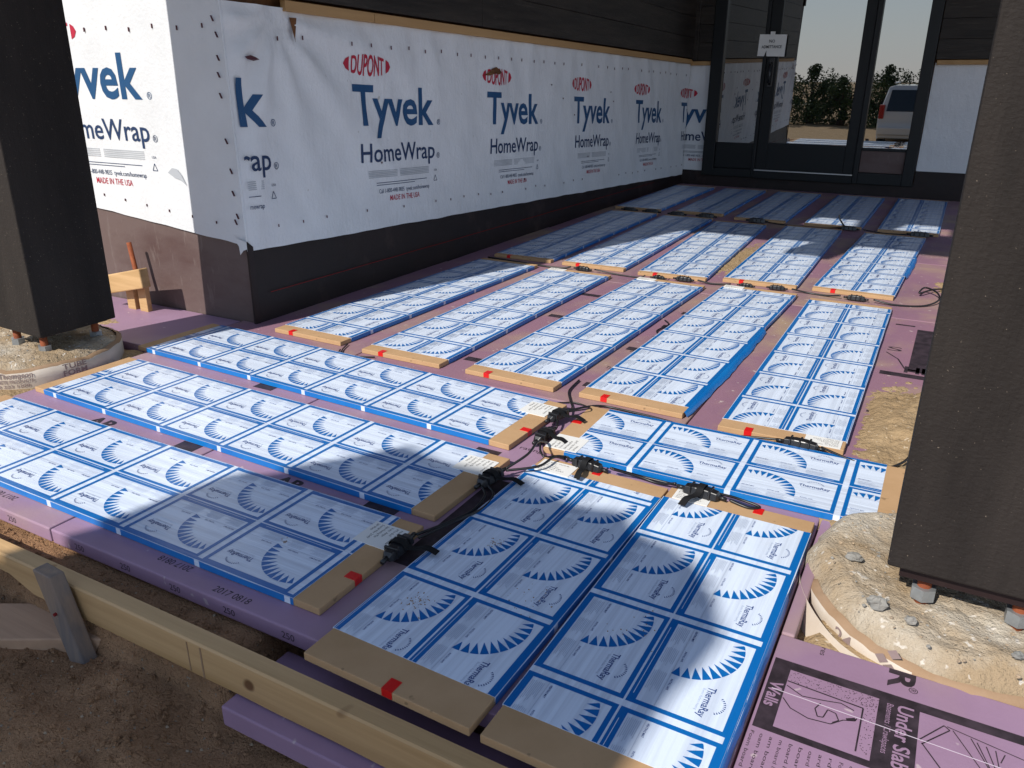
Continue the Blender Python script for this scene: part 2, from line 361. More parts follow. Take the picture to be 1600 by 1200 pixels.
# dark boxes and letters between the lying panels
lt = [rect(-2.33, -2.20, 2.62, 2.70), rect(-1.90 + .03, -1.70, 1.83, 1.91), rect(-1.93, -1.91, 1.83, 1.91)]
lt = put(textfit('AR', .20, .04, .085), -2.75, 1.80, 0) + put(textfit('®', .03), -2.54, 1.80, 0) + [rect(-2.36, -2.22, 2.60, 2.68), rect(-2.1, -1.97, 1.80, 1.90)]
lt += [line(-2.72, 1.79 - .02 * k, -2.45 + .03 * k, 1.79 - .02 * k, .004) for k in range(2)]
fprint(fb_l, 'print_block', lt, 'foam_ink')
def bar(x, y, l=.2, h=.07): return rect(x, x + l, y, y + h)
lt = [bar(-.93, 1.80, .16, .09), bar(-.80, 2.48, .13, .07), rect(-.57, -.47, 1.55, 2.30)] + put(textfit('AR', .16, .04, .07), -1.42, 1.79, 0)
lt += put(textfit('2017 0818', .17, 0, .03), -1.02, 1.10, 0) + put(textfit('rating', .12, 0, .03), -.62, 2.63, 0)
fprint(fb_m, 'print_block', lt, 'foam_ink')
dt = []
for k, x in enumerate((-3.1, -2.42)):
    dt += put(textfit('2017 0818', .17, 0, .03), x + .17, 1.165, math.pi)
fprint(fb_l, 'date_stamp', dt, 'foam_ink')
dt = put(textfit('2017 0818', .17, 0, .03), -1.18, 1.165, math.pi)
fprint(fb_m, 'date_stamp', dt, 'foam_ink')
for par, x0, n in ((fb_l, -3.0, 4), (fb_m, -1.75, 5)):
    b = MB()
    for k in range(n):
        for t in textfit('250', .055, 0, .026): b.face([(x0 + .27 * k + p[0], 1.0735, -.045 + p[1]) for p in t])
    b.build('edge_stamp', 'foam_ink', par)
lt = [rect(-1.42, -.93, 3.10, 3.21)]
fprint(fb_m, 'title_block', lt, 'foam_ink')
fprint(fb_m, 'lettering', put(textfit('Attics / Garages', .42, .01, .05), -.965, 3.185, math.pi), 'foam', .0014)
lt = [bar(-1.55, 3.60), bar(-.70, 3.55, .16), bar(-.72, 4.3, .15), bar(-1.52, 4.75, .14), bar(-.66, 5.3, .14), bar(-.68, 4.9, .12), bar(-1.56, 5.45, .16)]
for k in range(5): lt += put(textfit(('Type IV', 'sheathing', 'ASTM C578', 'R-10', 'UL')[k], .12, .01, .04), -.70 + .02 * k, 3.9 + .37 * k, 0)
fprint(fb_a, 'print_block', lt, 'foam_ink')
lt = [rect(.95, 1.08, 4.75, 5.75), rect(.80, 1.3, 4.63, 4.70), bar(.80, 5.93 - .12, .13, .03), bar(.95, 4.2, .2, .05), bar(.80, 3.95, .14, .03)]
lt += put(textfit('HL', .16, .03, .12), .93, 4.73, 0) + curve([(.80, 5.1), (.88, 4.98), (.93, 4.80)], .01) + put(textfit('S', .09, 0, .09), .80, 5.15, 0)
fprint(fb_e, 'print_block', lt, 'foam_ink')

# ------------------------------------------------------------------ sand drifts lying on the boards
def drift(cx, cy, rx, ry, h, label, nz=0, n=46, xmin=-99):
    b = MB()
    def fn(u, v):
        x = cx + (u * 2 - 1) * rx; y = cy + (v * 2 - 1) * ry
        d = math.hypot(u * 2 - 1, v * 2 - 1)
        e = 1 - d - .42 * fbm(x * 3.1 + nz, y * 3.1, nz) - .10 * fbm(x * 14, y * 14, nz)
        e = min(e, (x - xmin) * 3.5)
        return (x, y, max(-.012, h * min(1, e * 1.6) * (1 + .30 * fbm(x * 9, y * 9, nz + 3)) + .012 * fbm(x * 25, y * 25)) - .004)
    b.grid(n, n, fn)
    return stuff(tag(b.build('sand_drift', 'sand', smooth=True), label, 'sand'))
drift(1.17, 3.78, .46, .85, .06, 'tan sand drift on the foam right of the front-row end panel', 2.2, 80, .79)
drift(-.76, 7.5, .16, 1.0, .010, 'thin sand between the third and fourth middle-row panels', 5.1)
drift(1.40, 7.1, .42, .55, .09, 'sand filling the hole at the right edge of the floor', 8.4)
drift(-4.55, 3.03, .5, .14, .035, 'sand spilled on the foam behind the left post', 1.4, 30)
drift(1.0, 2.68, .25, .10, .03, 'sand spilled against the footing behind the right post base', 6.6, 30)

# ------------------------------------------------------------------ heating panels
W_ = .61; CELL = .443; T_ = .030
def cell_polys():
    """print of one cell: x 0..0.305 across, y 0..-CELL along; lists of polygons per ink"""
    blue = []; navy = []; grey = []; L = CELL
    X = lambda u: u * .305
    y0, y1, y2, y3 = -.013, -.030, -L + .030, -L + .013
    x0, x1, x2, x3 = -.010, .016, .272, .288
    blue += [rect(x0, x3, y1, y0), rect(x0, x3, y3, y2), rect(x0, x1, y2, y1), rect(x2, x3, y2, y1)]
    cx, cy, R = .088, -.100, .163
    a0 = math.radians(-97); a1 = math.radians(27); n = 11
    for k in range(n):
        f0 = a0 + (a1 - a0) * (k + .06) / n; f1 = a0 + (a1 - a0) * (k + .94) / n; fm = (f0 + f1) / 2
        d = .052 * (0.62 + .5 * math.sin(math.pi * min(1, (n - k) / n * .9)))
        P = lambda a, r: (min(cx + r * math.cos(a), .270), min(cy + r * math.sin(a), -.036))
        q = [P(f0, R), P((f0 + fm) / 2, R), P(fm, R), P((fm + f1) / 2, R), P(f1, R), P(fm, R - d)]
        blue.append(q)
    for t in textfit('ThermaRay', .128, .012, .0235, 2): navy.append([(.190 + p[1], -.262 - p[0]) for p in t])
    for t in textfit('Electric Radiant Heating', .095, 0, .008, 1): grey.append([(.176 + p[1], -.275 - p[0]) for p in t])
    for k in range(11):
        a = math.radians(-60 + 11 * k); r0, r1 = .034, .043; c_ = (.213, -.325)
        d = math.radians(3.2)
        navy.append([(c_[0] + r1 * math.cos(a - d), c_[1] + r1 * math.sin(a - d)), (c_[0] + r1 * math.cos(a + d), c_[1] + r1 * math.sin(a + d)), (c_[0] + r0 * math.cos(a), c_[1] + r0 * math.sin(a))])
    grey.append(rect(.0715, .0728, y2, y1))
    rs = random.Random(3)
    for blk in ((-.04, -.135), (-.15, -.25), (-.265, -.37)):
        for k in range(8):
            x = .022 + .0054 * k; grey.append(rect(x, x + .0015, blk[1] + rs.uniform(0, .035), blk[0] - rs.uniform(0, .006)))
        if blk[0] != -.15 and blk[0] != -.265:
            for t in textfit('HEATING MAT', .055, .012, .0075, 1): navy.append([(.0795 + p[1], blk[0] - p[0]) for p in t])
        else:
            for t in textfit('INSTALL SAFE', .05, .012, .0065, 1): navy.append([(.0795 + p[1], blk[0] + (.0 if blk[0] == -.15 else -.02) - p[0]) for p in t])
    return blue, navy, grey
CP = cell_polys()
WHT = [rect(-.0005, .0015, -CELL + .05, -.06)]
def panel(name, P0, P1, wd, phase, c0, c1, label, group, tape=None, sticker=None, dx=.0, flap=None):
    P0 = Vector(P0); P1 = Vector(P1); d = P1 - P0; L = d.length
    r = thing('heating_panel', label, 'heating panel', (P0.x, P0.y, 0.001), math.atan2(d.y, d.x) - H90, group)
    h = wd / 2; ks = wd / W_
    # bare ends: top skin and rough edges
    b = MB()
    b.box(-h, h, 0, L, 0, T_ - .001)
    b.build('board', ['cardboard'], r, world=False, bevel=.003)
    ya, yb = c0, L - c1
    b = MB(); jj = random.Random(hash(label) % 999)
    nseg = 26
    def edge(sgn, t): return sgn * (h + .003 + .003 * noise.noise((t * 3.1, sgn * 7, phase * 9)))
    def zz(x, y): return T_ + .0012 * noise.noise((x * 5, y * 2, phase * 5))
    b.grid(8, nseg, lambda u, v: ((lambda y: (edge(-1, y) * (1 - u) + edge(1, y) * u, y, zz(0, 0)))(ya + (yb - ya) * v)))
    k0 = math.floor((ya - phase) / CELL) - 1
    segs = []; y = ya
    ks_ = [phase + CELL * k for k in range(k0, k0 + 14)]
    cuts = sorted([q for k in ks_ for q in (k - .013, k + .013) if ya < q < yb] + [ya, yb])
    for a, c in zip(cuts, cuts[1:]):
        m = (a + c) / 2; white = any(abs(m - k) < .0131 for k in ks_)
        for sgn in (-1, 1):
            pts = [(edge(sgn, a), a, T_), (edge(sgn, c), c, T_), (edge(sgn, c), c, .002), (edge(sgn, a), a, .002)]
            b.face(pts if sgn > 0 else pts[::-1], 0 if white else 1)
    b.face([(-h, ya, .002), (h, ya, .002), (edge(1, ya), ya, T_), (edge(-1, ya), ya, T_)], 0)
    b.face([(h, yb, .002), (-h, yb, .002), (edge(-1, yb), yb, T_), (edge(1, yb), yb, T_)], 0)
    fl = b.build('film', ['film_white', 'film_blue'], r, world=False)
    # print in three inks, clipped to the wrapped length
    b = MB(); zt = T_ + .0007
    for k in range(k0, k0 + 14):
        for ci in (0, 1):
            ox = -W_ / 2 + ci * .305 + .007 + dx; oy = phase + CELL * k
            for mi, ps in enumerate(CP):
                for p in ps:
                    q = [(max(-h, min(h, (px_ + ox) * ks)), py + oy) for px_, py in p]
                    q = clip(q, 1, ya + .001, yb - .001)
                    if q and max(t[0] for t in q) - min(t[0] for t in q) > 1e-4: b.face([(t[0], t[1], zt) for t in q], mi)
            for p in WHT:
                q = clip([(px_ + ox, py + oy) for px_, py in p], 1, ya + .001, yb - .001)
                if q: b.face([(t[0], t[1], zt + .0005) for t in q], 3)
    # blue selvage along one rim
    b.face([(h - .014, ya, zt + .0003), (h, ya, zt + .0003), (h, yb, zt + .0003), (h - .014, yb, zt + .0003)], 0)
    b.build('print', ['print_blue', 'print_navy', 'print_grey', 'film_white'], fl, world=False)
    for (tx, end) in (tape or []):
        b = MB(); e = .0012; y0 = 0 if end == 0 else L; s_ = 1 if end == 0 else -1
        b.box(tx - .019, tx + .019, min(y0 - s_ * e, y0 + s_ * .048), max(y0 - s_ * e, y0 + s_ * .048), .004, T_ + e)
        b.build('red_tape', 'red_tape', r, world=False)
    if sticker:
        sx, sy, sw, sl = sticker
        b = MB(); z = T_ + .0022
        b.box(sx - sw / 2, sx + sw / 2, sy - sl / 2, sy + sl / 2, T_ - .002, z)
        o = b.build('paper_label', 'paper', r, world=False)
        b = MB()
        for k in range(6):
            yy = sy - sl / 2 + sl * (k + .7) / 7
            for t in textfit(('240 Watts', 'Serial No 2047', 'Slab Heating Mat', 'Volts  Amps', 'Model', 'made in Canada')[k], sw * (.35 + .12 * ((k * 7) % 4)), 0, sl / 13, 1):
                b.face([(sx - sw * .42 + p[0], yy + p[1], z + .0005) for p in t])
        b.build('lettering', 'ink', o, world=False)
    if flap:
        x_s, fy0, fy1, fw = flap
        b = MB()
        def fn(u, v):
            y = fy0 + (fy1 - fy0) * v; k = fw * (.55 + .45 * math.sin(math.pi * v) ** .5 + .12 * noise.noise((v * 6, 2, fw * 40)))
            return (x_s * (h + .001 + k * u * (1 + .35 * noise.noise((v * 17, 4, fw * 9)))), y, T_ + .0018 - .026 * u * u + .007 * u * noise.noise((v * 21, u * 2, 1)))
        b.grid(3, 24, fn)
        b.build('film_flap', 'film_blue', r, world=False, smooth=True)
    return r
COLN = ['nearest the wrapped wall', 'second from the wrapped wall', 'in the middle column', 'second from the right', 'at the right end']
def mid(a, c): return ((a[0] + c[0]) / 2, (a[1] + c[1]) / 2)
def wmean(q): return (math.dist(q[0], q[1]) + math.dist(q[2], q[3])) / 2
PC = {
 'A1': [(-3.005, 3.444), (-2.401, 3.422), (-2.325, 6.16), (-2.930, 6.20)],
 'A2': [(-2.184, 3.376), (-1.587, 3.386), (-1.556, 6.104), (-2.170, 6.14)],
 'A3': [(-1.400, 3.39), (-0.795, 3.361), (-0.720, 6.181), (-1.318, 6.16)],
 'A4': [(-0.635, 3.364), (-0.042, 3.367), (0.027, 6.29), (-0.582, 6.25)],
 'A5': [(0.168, 3.302), (0.763, 3.313), (0.745, 6.188), (0.135, 6.19)],
 'B1': [(-2.93, 6.43), (-2.30, 6.36), (-2.36, 9.66), (-2.97, 9.72)],
 'B2': [(-2.168, 6.387), (-1.558, 6.39), (-1.61, 9.60), (-2.24, 9.68)],
 'B3': [(-1.392, 6.367), (-0.786, 6.371), (-0.918, 9.50), (-1.546, 9.55)],
 'B4': [(-0.647, 6.479), (-0.036, 6.484), (-0.072, 9.62), (-0.704, 9.61)],
 'B5': [(0.096, 6.530), (0.721, 6.528), (0.813, 9.53), (0.183, 9.61)],
 'C1': [(-3.06, 9.97), (-2.42, 9.93), (-2.43, 12.68), (-3.06, 12.74)],
 'C2': [(-2.212, 9.987), (-1.584, 9.986), (-1.619, 12.75), (-2.25, 12.74)],
 'C3': [(-1.399, 9.860), (-0.78, 9.83), (-0.79, 12.74), (-1.42, 12.80)],
 'C4': [(-0.545, 9.853), (0.105, 9.811), (0.100, 12.82), (-0.545, 12.80)],
 'C5': [(0.285, 9.833), (0.930, 9.785), (0.926, 12.88), (0.290, 12.86)]}
PH = {'A1': 3.754, 'A2': 3.775, 'A3': 3.797, 'A4': 3.85, 'A5': 3.773, 'B1': 6.75, 'B2': 6.80, 'B3': 7.852, 'B4': 6.92, 'B5': 6.938, 'C1': 10.2, 'C2': 10.3, 'C3': 10.1, 'C4': 10.25, 'C5': 10.99}
ROWN = {'A': 'front of the three upright rows', 'B': 'middle of the three upright rows', 'C': 'shaded back row by the door'}
for k, q in PC.items():
    row, i = k[0], int(k[1]) - 1
    f, bk = mid(q[0], q[1]), mid(q[3], q[2])
    flip = k in ('A5', 'B3', 'B4', 'B5') or row == 'C'
    L = math.dist(f, bk); ph = PH[k] - f[1]
    lab = 'printed heating panel, ' + ROWN[row] + ', ' + COLN[i]
    fr = .105 if row == 'A' else .07
    tx = -.15
    st = None; fp = None
    if k == 'A5': st = (-.20, L - .05, .17, .10)          # flipped panel: near end is y = L
    if k in ('A2', 'A4', 'A3'): st = (-.21, L - .055, .16, .09)
    if k == 'A4': fp = (1, .02, 1.75, .038)
    if k == 'B5': fp = (-1, 1.2, 2.2, .028)
    if k == 'A1': fp = None
    if not flip:
        panel(k, f, bk, wmean(q), ph, fr, .075, lab, 'upright heating panels in three rows', tape=[(tx, 0)], sticker=st, flap=fp)
    else:
        panel(k, bk, f, wmean(q), L - ph, .075, fr, lab, 'upright heating panels in three rows', tape=[(-tx, 1)] if row != 'C' else [], sticker=st, flap=fp)
LP = {'L1': ((-3.49, 3.015), (-.636, 2.880), .60, 3.49 - 2.438, 'uppermost of the three panels lying along the front, by the house corner'),
      'L2': ((-3.365, 2.240), (-.584, 2.158), .60, 3.365 - 2.73, 'middle of the three panels lying along the front left'),
      'L3': ((-3.40, 1.490), (-.589, 1.474), .602, 3.40 - 2.06, 'lowest of the three lying panels at the front left edge')}
for k, (p0, p1, wd, ph, lab) in LP.items():
    L = math.dist(p0, p1)
    panel(k, p0, p1, wd, ph, .09, .115, 'printed heating panel, ' + lab, 'heating panels lying crosswise at the front',
          tape=[(.10, 1)] if k != 'L2' else [], sticker=(-.16, L - .10, .15, .16))
panel('R', (1.13, 2.95), (-.50, 2.935), .585, 1.13 - .823, .165, .11, 'short blue and white printed heating panel lying crosswise towards the right post', 'heating panels lying crosswise at the front',
      tape=[(.06, 1)], sticker=(-.20, math.dist((1.13, 2.95), (-.50, 2.935)) - .085, .16, .16))
panel('F1', (-.185, .978), (-.145, 2.548), .606, 1.488 - .978, .135, .10, 'blue and white printed heating panel, left of the two nearest, with dirt marks', 'pair of heating panels nearest the front',
      tape=[(.02, 0), (-.02, 1)], sticker=(-.20, 1.49, .17, .11))
panel('F2', (.450, .965), (.462, 2.556), .592, 1.706 - .965, .125, .095, 'blue and white printed heating panel, right of the two nearest, partly sunlit', 'pair of heating panels nearest the front',
      tape=[(.08, 1)], sticker=(-.19, 1.545, .15, .09), flap=(1, .05, 1.05, .014))
# dirt smear on the nearest panels
b = MB()
for (cx, cy, n_, sp) in ((-.33, 1.36, 60, .022), (-.28, 1.80, 30, .016), (.0, 1.55, 25, .05), (.34, 1.6, 18, .05), (-.98, 1.42, 12, .012)):
    for k in range(n_):
        x = random.gauss(cx, sp); y = random.gauss(cy, sp * 1.2); pebble(b, x, y, T_ + .0022, random.uniform(.0012, .0032), 0)
stuff(tag(b.build('mud_specks', ['tube_core']), 'reddish mud specks on the nearest printed panels', 'dirt'))

# ------------------------------------------------------------------ house: long wall, front wall, back wall
WA = Vector((-3.275, 3.53)); WB = Vector((-3.155, 13.20)); WU = (WB - WA).normalized(); WN = Vector((WU.y, -WU.x))
def ontrim(s): return 2.10 - .0225 * (s - 4.0)          # underside of trim strip, falls with the grade
def onbot(s): return .524 - .0400 * (s - 3.70)
def wl(s, z, n=0.0):
    """point on the long wall: s is the y coordinate along it, n outwards"""
    t = (s - WA.y) / WU.y; p = WA + WU * t + WN * n; return (p.x, p.y, z)
ZT = 7.4
house = thing('house_wing', 'dark sided house wing with white building wrap on its lower wall', 'house', (-6.0, 8.0, -.3))
b = MB()
ys = [3.58 + (13.2 - 3.58) * i / 6 for i in range(7)]
c = [wl(3.58, 0, -.06), wl(13.6, 0, -.06)]
b.hexa([(-9.5, 3.60, -.4), (c[0][0], 3.60, -.4), (c[1][0], 13.6, -.4), (-9.5, 13.6, -.4), (-9.5, 3.60, ZT), (c[0][0], 3.60, ZT), (c[1][0], 13.6, ZT), (-9.5, 13.6, ZT)])
b.build('wall_sheathing', 'plywood', house)
def crease(s, z):
    v = .016 * noise.noise((s * 2.2, z * 1.6, 4)) + .008 * noise.noise((s * 5 + z * 3, z * 2.5, 8))
    fo = min(1, max(.25, (8 - s) / 4)); v += fo * .010 * (1 - abs(noise.noise((s * 1.3 + z * 1.1, z * .5 - s * .25, 21)))) ** 7 + fo * .006 * (1 - abs(noise.noise((s * 2.6 + z * 1.7, z * .9, 33)))) ** 8
    # folds radiating from the nailed upper near corner
    dx, dz = s - 3.95, 2.06 - z; rr = math.hypot(dx, dz)
    if rr > 1e-4:
        a = math.atan2(dz, dx); k = math.exp(-rr * .75) * min(1, rr * 3)
        v += .05 * k * (abs(math.sin(a * 5.5 + .6)) ** 3)
    v += .010 * math.sin(z * .9 + s * 6.5 + 2 * noise.noise((s, z, 0))) ** 4 * max(0, min(1, (z - .9) / .9))
    return v
b = MB()
def wrapfn(u, v):
    s = 3.518 + (13.19 - 3.518) * u; z0 = onbot(s) + .006 * noise.noise((s * 4, 0, 0)); z1 = ontrim(s) + .02
    z = z0 + (z1 - z0) * v; return wl(s, z, .006 + crease(s, z) * min(1, (s - 3.518) * 8))
b.grid(230, 46, wrapfn)
wrap_l = b.build('house_wrap', 'wrap', house, smooth=True)
# lettering set repeated along the wrap
def wrap_print(s0, slo, shi, mapf, parent, lift=.0):
    """one logo block whose T starts at s0; polygons are clipped to slo..shi"""
    groups = {'wrap_blue': [], 'wrap_red': [], 'wrap_navy': [], 'wrap_grey': []}
    Z = lambda dz: dz + lift
    def add(m, tr, ox, oz):
        for t in tr: groups[m].append([(ox + p[0], oz + p[1]) for p in t])
    add('wrap_blue', textfit('Tyvek', 1.10, .020, .300), s0, Z(1.326)); add('wrap_blue', textfit('®', .05), s0 + 1.15, Z(1.32))
    add('wrap_navy', textfit('HomeWrap', 1.05, .010, .148), s0 + .06, Z(1.032)); add('wrap_navy', textfit('®', .05), s0 + 1.14, Z(1.03))
    tr, wd = text('DUPONT', .02); kx = .40 / wd
    for t in tr:
        q = []
        for p in t:
            x = (p[0] - wd / 2) * kx; e = math.sqrt(max(0, 1 - (x / .30) ** 2)); q.append((s0 + .20 + x, Z(1.772) + (p[1] / .70 - .5) * .155 * e))
        groups['wrap_red'].append(q)
    for sg in (-1, 1):
        pts = [(s0 + .20 + sg * .225, Z(1.772) + .052), (s0 + .20 + sg * .262, Z(1.772) + .035), (s0 + .20 + sg * .285, Z(1.772)), (s0 + .20 + sg * .262, Z(1.772) - .035), (s0 + .20 + sg * .225, Z(1.772) - .052)]
        groups['wrap_red'].append(pts if sg < 0 else pts[::-1])
    for k in range(5): groups['wrap_grey'].append(rect(s0 + .14, s0 + .52, Z(.955 - .013 * k), Z(.962 - .013 * k))); groups['wrap_grey'].append(rect(s0 + .56, s0 + 1.02, Z(.955 - .013 * k), Z(.962 - .013 * k)))
    for k in range(2): groups['wrap_navy'].append(rect(s0 + .24, s0 + .98 - .2 * k, Z(.856 - .018 * k), Z(.861 - .018 * k)))
    add('wrap_navy', textfit('Call 1-800-448-9835  tyvek.com/homewrap', .74, .0, .036, 2), s0 + .27, Z(.772))
    add('wrap_red', textfit('MADE IN THE USA', .42, .004, .045, 2), s0 + .42, Z(.703))
    add('wrap_navy', textfit('USA', .045, .0, .018, 2), s0 + 1.10, Z(.915))
    groups['wrap_navy'] += [line(s0 + 1.09, Z(.83), s0 + 1.115, Z(.88), .005), line(s0 + 1.115, Z(.88), s0 + 1.14, Z(.83), .005), line(s0 + 1.09, Z(.83), s0 + 1.14, Z(.83), .005)]
    names = ['wrap_blue', 'wrap_red', 'wrap_navy', 'wrap_grey']
    b = MB()
    for mi, m in enumerate(names):
        for p in groups[m]:
            q = clip(p, 0, slo, shi)
            if not q: continue
            x_a, x_b = min(t[0] for t in q), max(t[0] for t in q); z_a, z_b = min(t[1] for t in q), max(t[1] for t in q)
            if mi == 3 or max(x_b - x_a, z_b - z_a) < .05: b.face([mapf(*t) for t in q], mi); continue
            na, nb = int((x_b - x_a) / .045) + 1, int((z_b - z_a) / .045) + 1
            for i in range(na):
                qi = clip(q, 0, x_a + (x_b - x_a) * i / na, x_a + (x_b - x_a) * (i + 1) / na)
                if not qi: continue
                for j in range(nb):
                    qj = clip(qi, 1, z_a + (z_b - z_a) * j / nb, z_a + (z_b - z_a) * (j + 1) / nb)
                    if qj: b.face([mapf(*t) for t in qj], mi)
    if b.f: b.build('lettering', names, parent)
def fall(s): return -.0385 * (s - 4.73)
for k in range(6):
    s0 = 4.73 + 2.04 * (k - 1)
    wrap_print(s0, 3.56, 13.17, lambda s, z: wl(s, z + fall(s), .0095 + crease(s, z + fall(s))), wrap_l)
b = MB()
for k in range(38):
    s = 3.72 + .25 * k
    if random.random() < .9:
        z = ontrim(s) - .17 + random.uniform(-.01, .01)
        p = wl(s, z, .018 + crease(s, z)); b.box(p[0] - .003, p[0] + .003, p[1] - .004, p[1] + .004, p[2] - .014, p[2] + .014)
    s += .1; z = onbot(s) + .16 + random.uniform(-.01, .01)
    if random.random() < .7: p = wl(s, z, .018 + crease(s, z)); b.box(p[0] - .003, p[0] + .003, p[1] - .003, p[1] + .003, p[2] - .010, p[2] + .010)
    if random.random() < .35:
        s2 = random.uniform(3.7, 12.8); z = random.uniform(.75, 1.8) - .04 * (s2 - 4); p = wl(s2, z, .016 + crease(s2, z)); b.box(p[0] - .003, p[0] + .003, p[1] - .005, p[1] + .005, p[2] - .008, p[2] + .008)
stuff(b.build('staple_marks', 'staple', wrap_l))
# torn flap over the second red logo
b = MB(); pts = [(6.70, 1.74), (6.78, 1.765), (6.84, 1.80), (6.92, 1.815), (7.0, 1.79), (7.03, 1.765), (6.98, 1.745), (6.90, 1.755), (6.80, 1.735)]
b.face([wl(s, z - .04, .0165 + crease(s, z - .04)) for s, z in pts]); b.build('tear', 'plywood', wrap_l)
b = MB(); b.face([wl(s, z, .024 + crease(s, z)) for s, z in ((4.10, 2.06), (4.17, 2.06), (4.14, 1.93), (4.12, 1.90))]); b.build('tear', 'plywood', wrap_l)
b = MB(); b.face([wl(s, z, .024 + crease(s, z)) for s, z in ((3.63, 1.80), (3.70, 1.81), (3.76, 1.80), (3.79, 1.785), (3.74, 1.775), (3.66, 1.785))]); b.build('tear', 'staple', wrap_l)
# membrane strip at the wall base
b = MB()
b.grid(90, 8, lambda u, v: (lambda s: wl(s, -.06 + (onbot(s) + .10) * v, .012 * (1 - v) - .020 * v * v + .004 * noise.noise((s * 2, v * 3, 5))))(3.53 + (13.19 - 3.53) * u))
mem = b.build('base_membrane', 'membrane', house, smooth=True)
b = MB()
pth = [(s, .205 - .006 * (s - 3.7) + .004 * noise.noise((s * 3, 0, 0))) for s in [3.68 + .3 * i for i in range(28)]]
for (a, za), (c_, zc) in zip(pth, pth[1:]): b.face([wl(a, za, .0235), wl(c_, zc, .0235), wl(c_, zc + .005, .0235), wl(a, za + .005, .0235)])
b.build('chalk_line', 'chalk', mem)
# trim strip and siding boards above
def wbar(s0, s1, z0, z1, n0, n1):
    b = MB(); b.hexa([wl(s0, z0(s0), n1), wl(s0, z0(s0), n0), wl(s1, z0(s1), n0), wl(s1, z0(s1), n1), wl(s0, z1(s0), n1), wl(s0, z1(s0), n0), wl(s1, z1(s1), n0), wl(s1, z1(s1), n1)]); return b
for s0, s1 in ((4.06, 5.02), (5.025, 11.3), (11.305, 13.16)):
    wbar(s0, s1, lambda s: ontrim(s) - .002, lambda s: ontrim(s) + .068, .0, .052).build('trim_strip', 'pine_trim', house, bevel=.004)
for k in range(17):
    for s0, s1 in (((3.95, 9.0), (9.006, 13.16)) if k % 2 else ((3.95, 6.6), (6.606, 13.16))):
        wbar(s0, s1, lambda s: ontrim(s) + .085 + .30 * k, lambda s: ontrim(s) + .085 + .30 * k + .2965, .0, .072 + .002 * (k % 2)).build('siding_board', 'siding_stain', house, bevel=.003)
# front face of the wing
wrap_f = MB()
def fz(x): return .565 - .093 * (x + 3.28)
def fcre(x, z): return .006 * noise.noise((x * 2.5, z * 1.5, 14)) + .002 * noise.noise((x * 7, z * 1.2, 2))
wrap_f.grid(90, 40, lambda u, v: (lambda x: (x, 3.535 - .004 - fcre(x, fz(x) + (3.4 - fz(x)) * v), fz(x) + .006 * noise.noise((x * 5, 0, 3)) + (3.4 - fz(x)) * v))(-9.4 + (9.4 - 3.262) * u))
wrap_f = wrap_f.build('house_wrap', 'wrap', house, smooth=True)
for k in range(3):
    wrap_print(-5.235 - 2.04 * k, -9.3, -3.30, lambda s, z: (s, 3.5285 - fcre(s, z), z), wrap_f, lift=.205)
b = MB()
for k in range(22):
    x = -3.45 - .24 * k; z = 1.985 + random.uniform(-.01, .01); b.box(x - .004, x + .004, 3.522, 3.530, z - .014, z + .014)
    x -= .1; z = fz(x) + .12; b.box(x - .003, x + .003, 3.522, 3.530, z - .009, z + .009)
for k in range(14):    # staples beside the corner, slanted
    z = .72 + .105 * k + random.uniform(-.05, .05); x = -3.335 + random.uniform(-.03, .02)
    if k in (3, 6, 7, 11): continue
    b.hexa([(x, 3.518, z), (x + .004, 3.518, z), (x + .004, 3.530, z), (x, 3.530, z), (x + .016, 3.518, z - .035), (x + .021, 3.518, z - .035), (x + .021, 3.530, z - .035), (x + .016, 3.530, z - .035)])
stuff(b.build('staple_marks', 'staple', wrap_f))
b = MB(); b.face([(x, 3.522, z) for x, z in ((-3.98, 1.03), (-3.93, 1.065), (-3.88, 1.06), (-3.84, 1.02), (-3.80, .95), (-3.86, .985), (-3.92, 1.0))]); b.build('tear', 'wrap_grey', wrap_f)
b = MB()
b.grid(60, 10, lambda u, v: (lambda x: (x, 3.548 - .01 * (1 - v) - .005 * noise.noise((x * 2, v * 3, 5)), -.1 + (fz(x) + .14) * v))(-9.4 + (9.4 - 3.285) * u))
b.build('base_membrane', 'membrane_dusty', house, smooth=True)
b = MB()   # dark folded piece of the membrane round the corner
b.face([(-3.285, 3.520, -.05), (-3.268, 3.520, -.05), (-3.262, 3.520, .60), (-3.278, 3.520, .60)]); b.face([(-3.268, 3.520, -.05), (-3.258, 3.56, -.05), (-3.252, 3.56, .56), (-3.262, 3.520, .60)])
b.build('corner_seam', 'membrane', house)
b = MB()   # wrap tongue lapped below the corner
b.face([(-3.385, 3.513, .62), (-3.262, 3.513, .60), (-3.262, 3.513, .548), (-3.30, 3.513, .535), (-3.335, 3.513, .50), (-3.34, 3.513, .56)]); b.build('wrap_tongue', 'wrap', house)
for k in range(14):
    b = MB(); z = 3.42 + .30 * k; b.box(-9.4, -3.21, 3.46 + .004 * (k % 2), 3.56, z, z + .293); b.build('siding_board', 'siding_stain', house, bevel=.006)
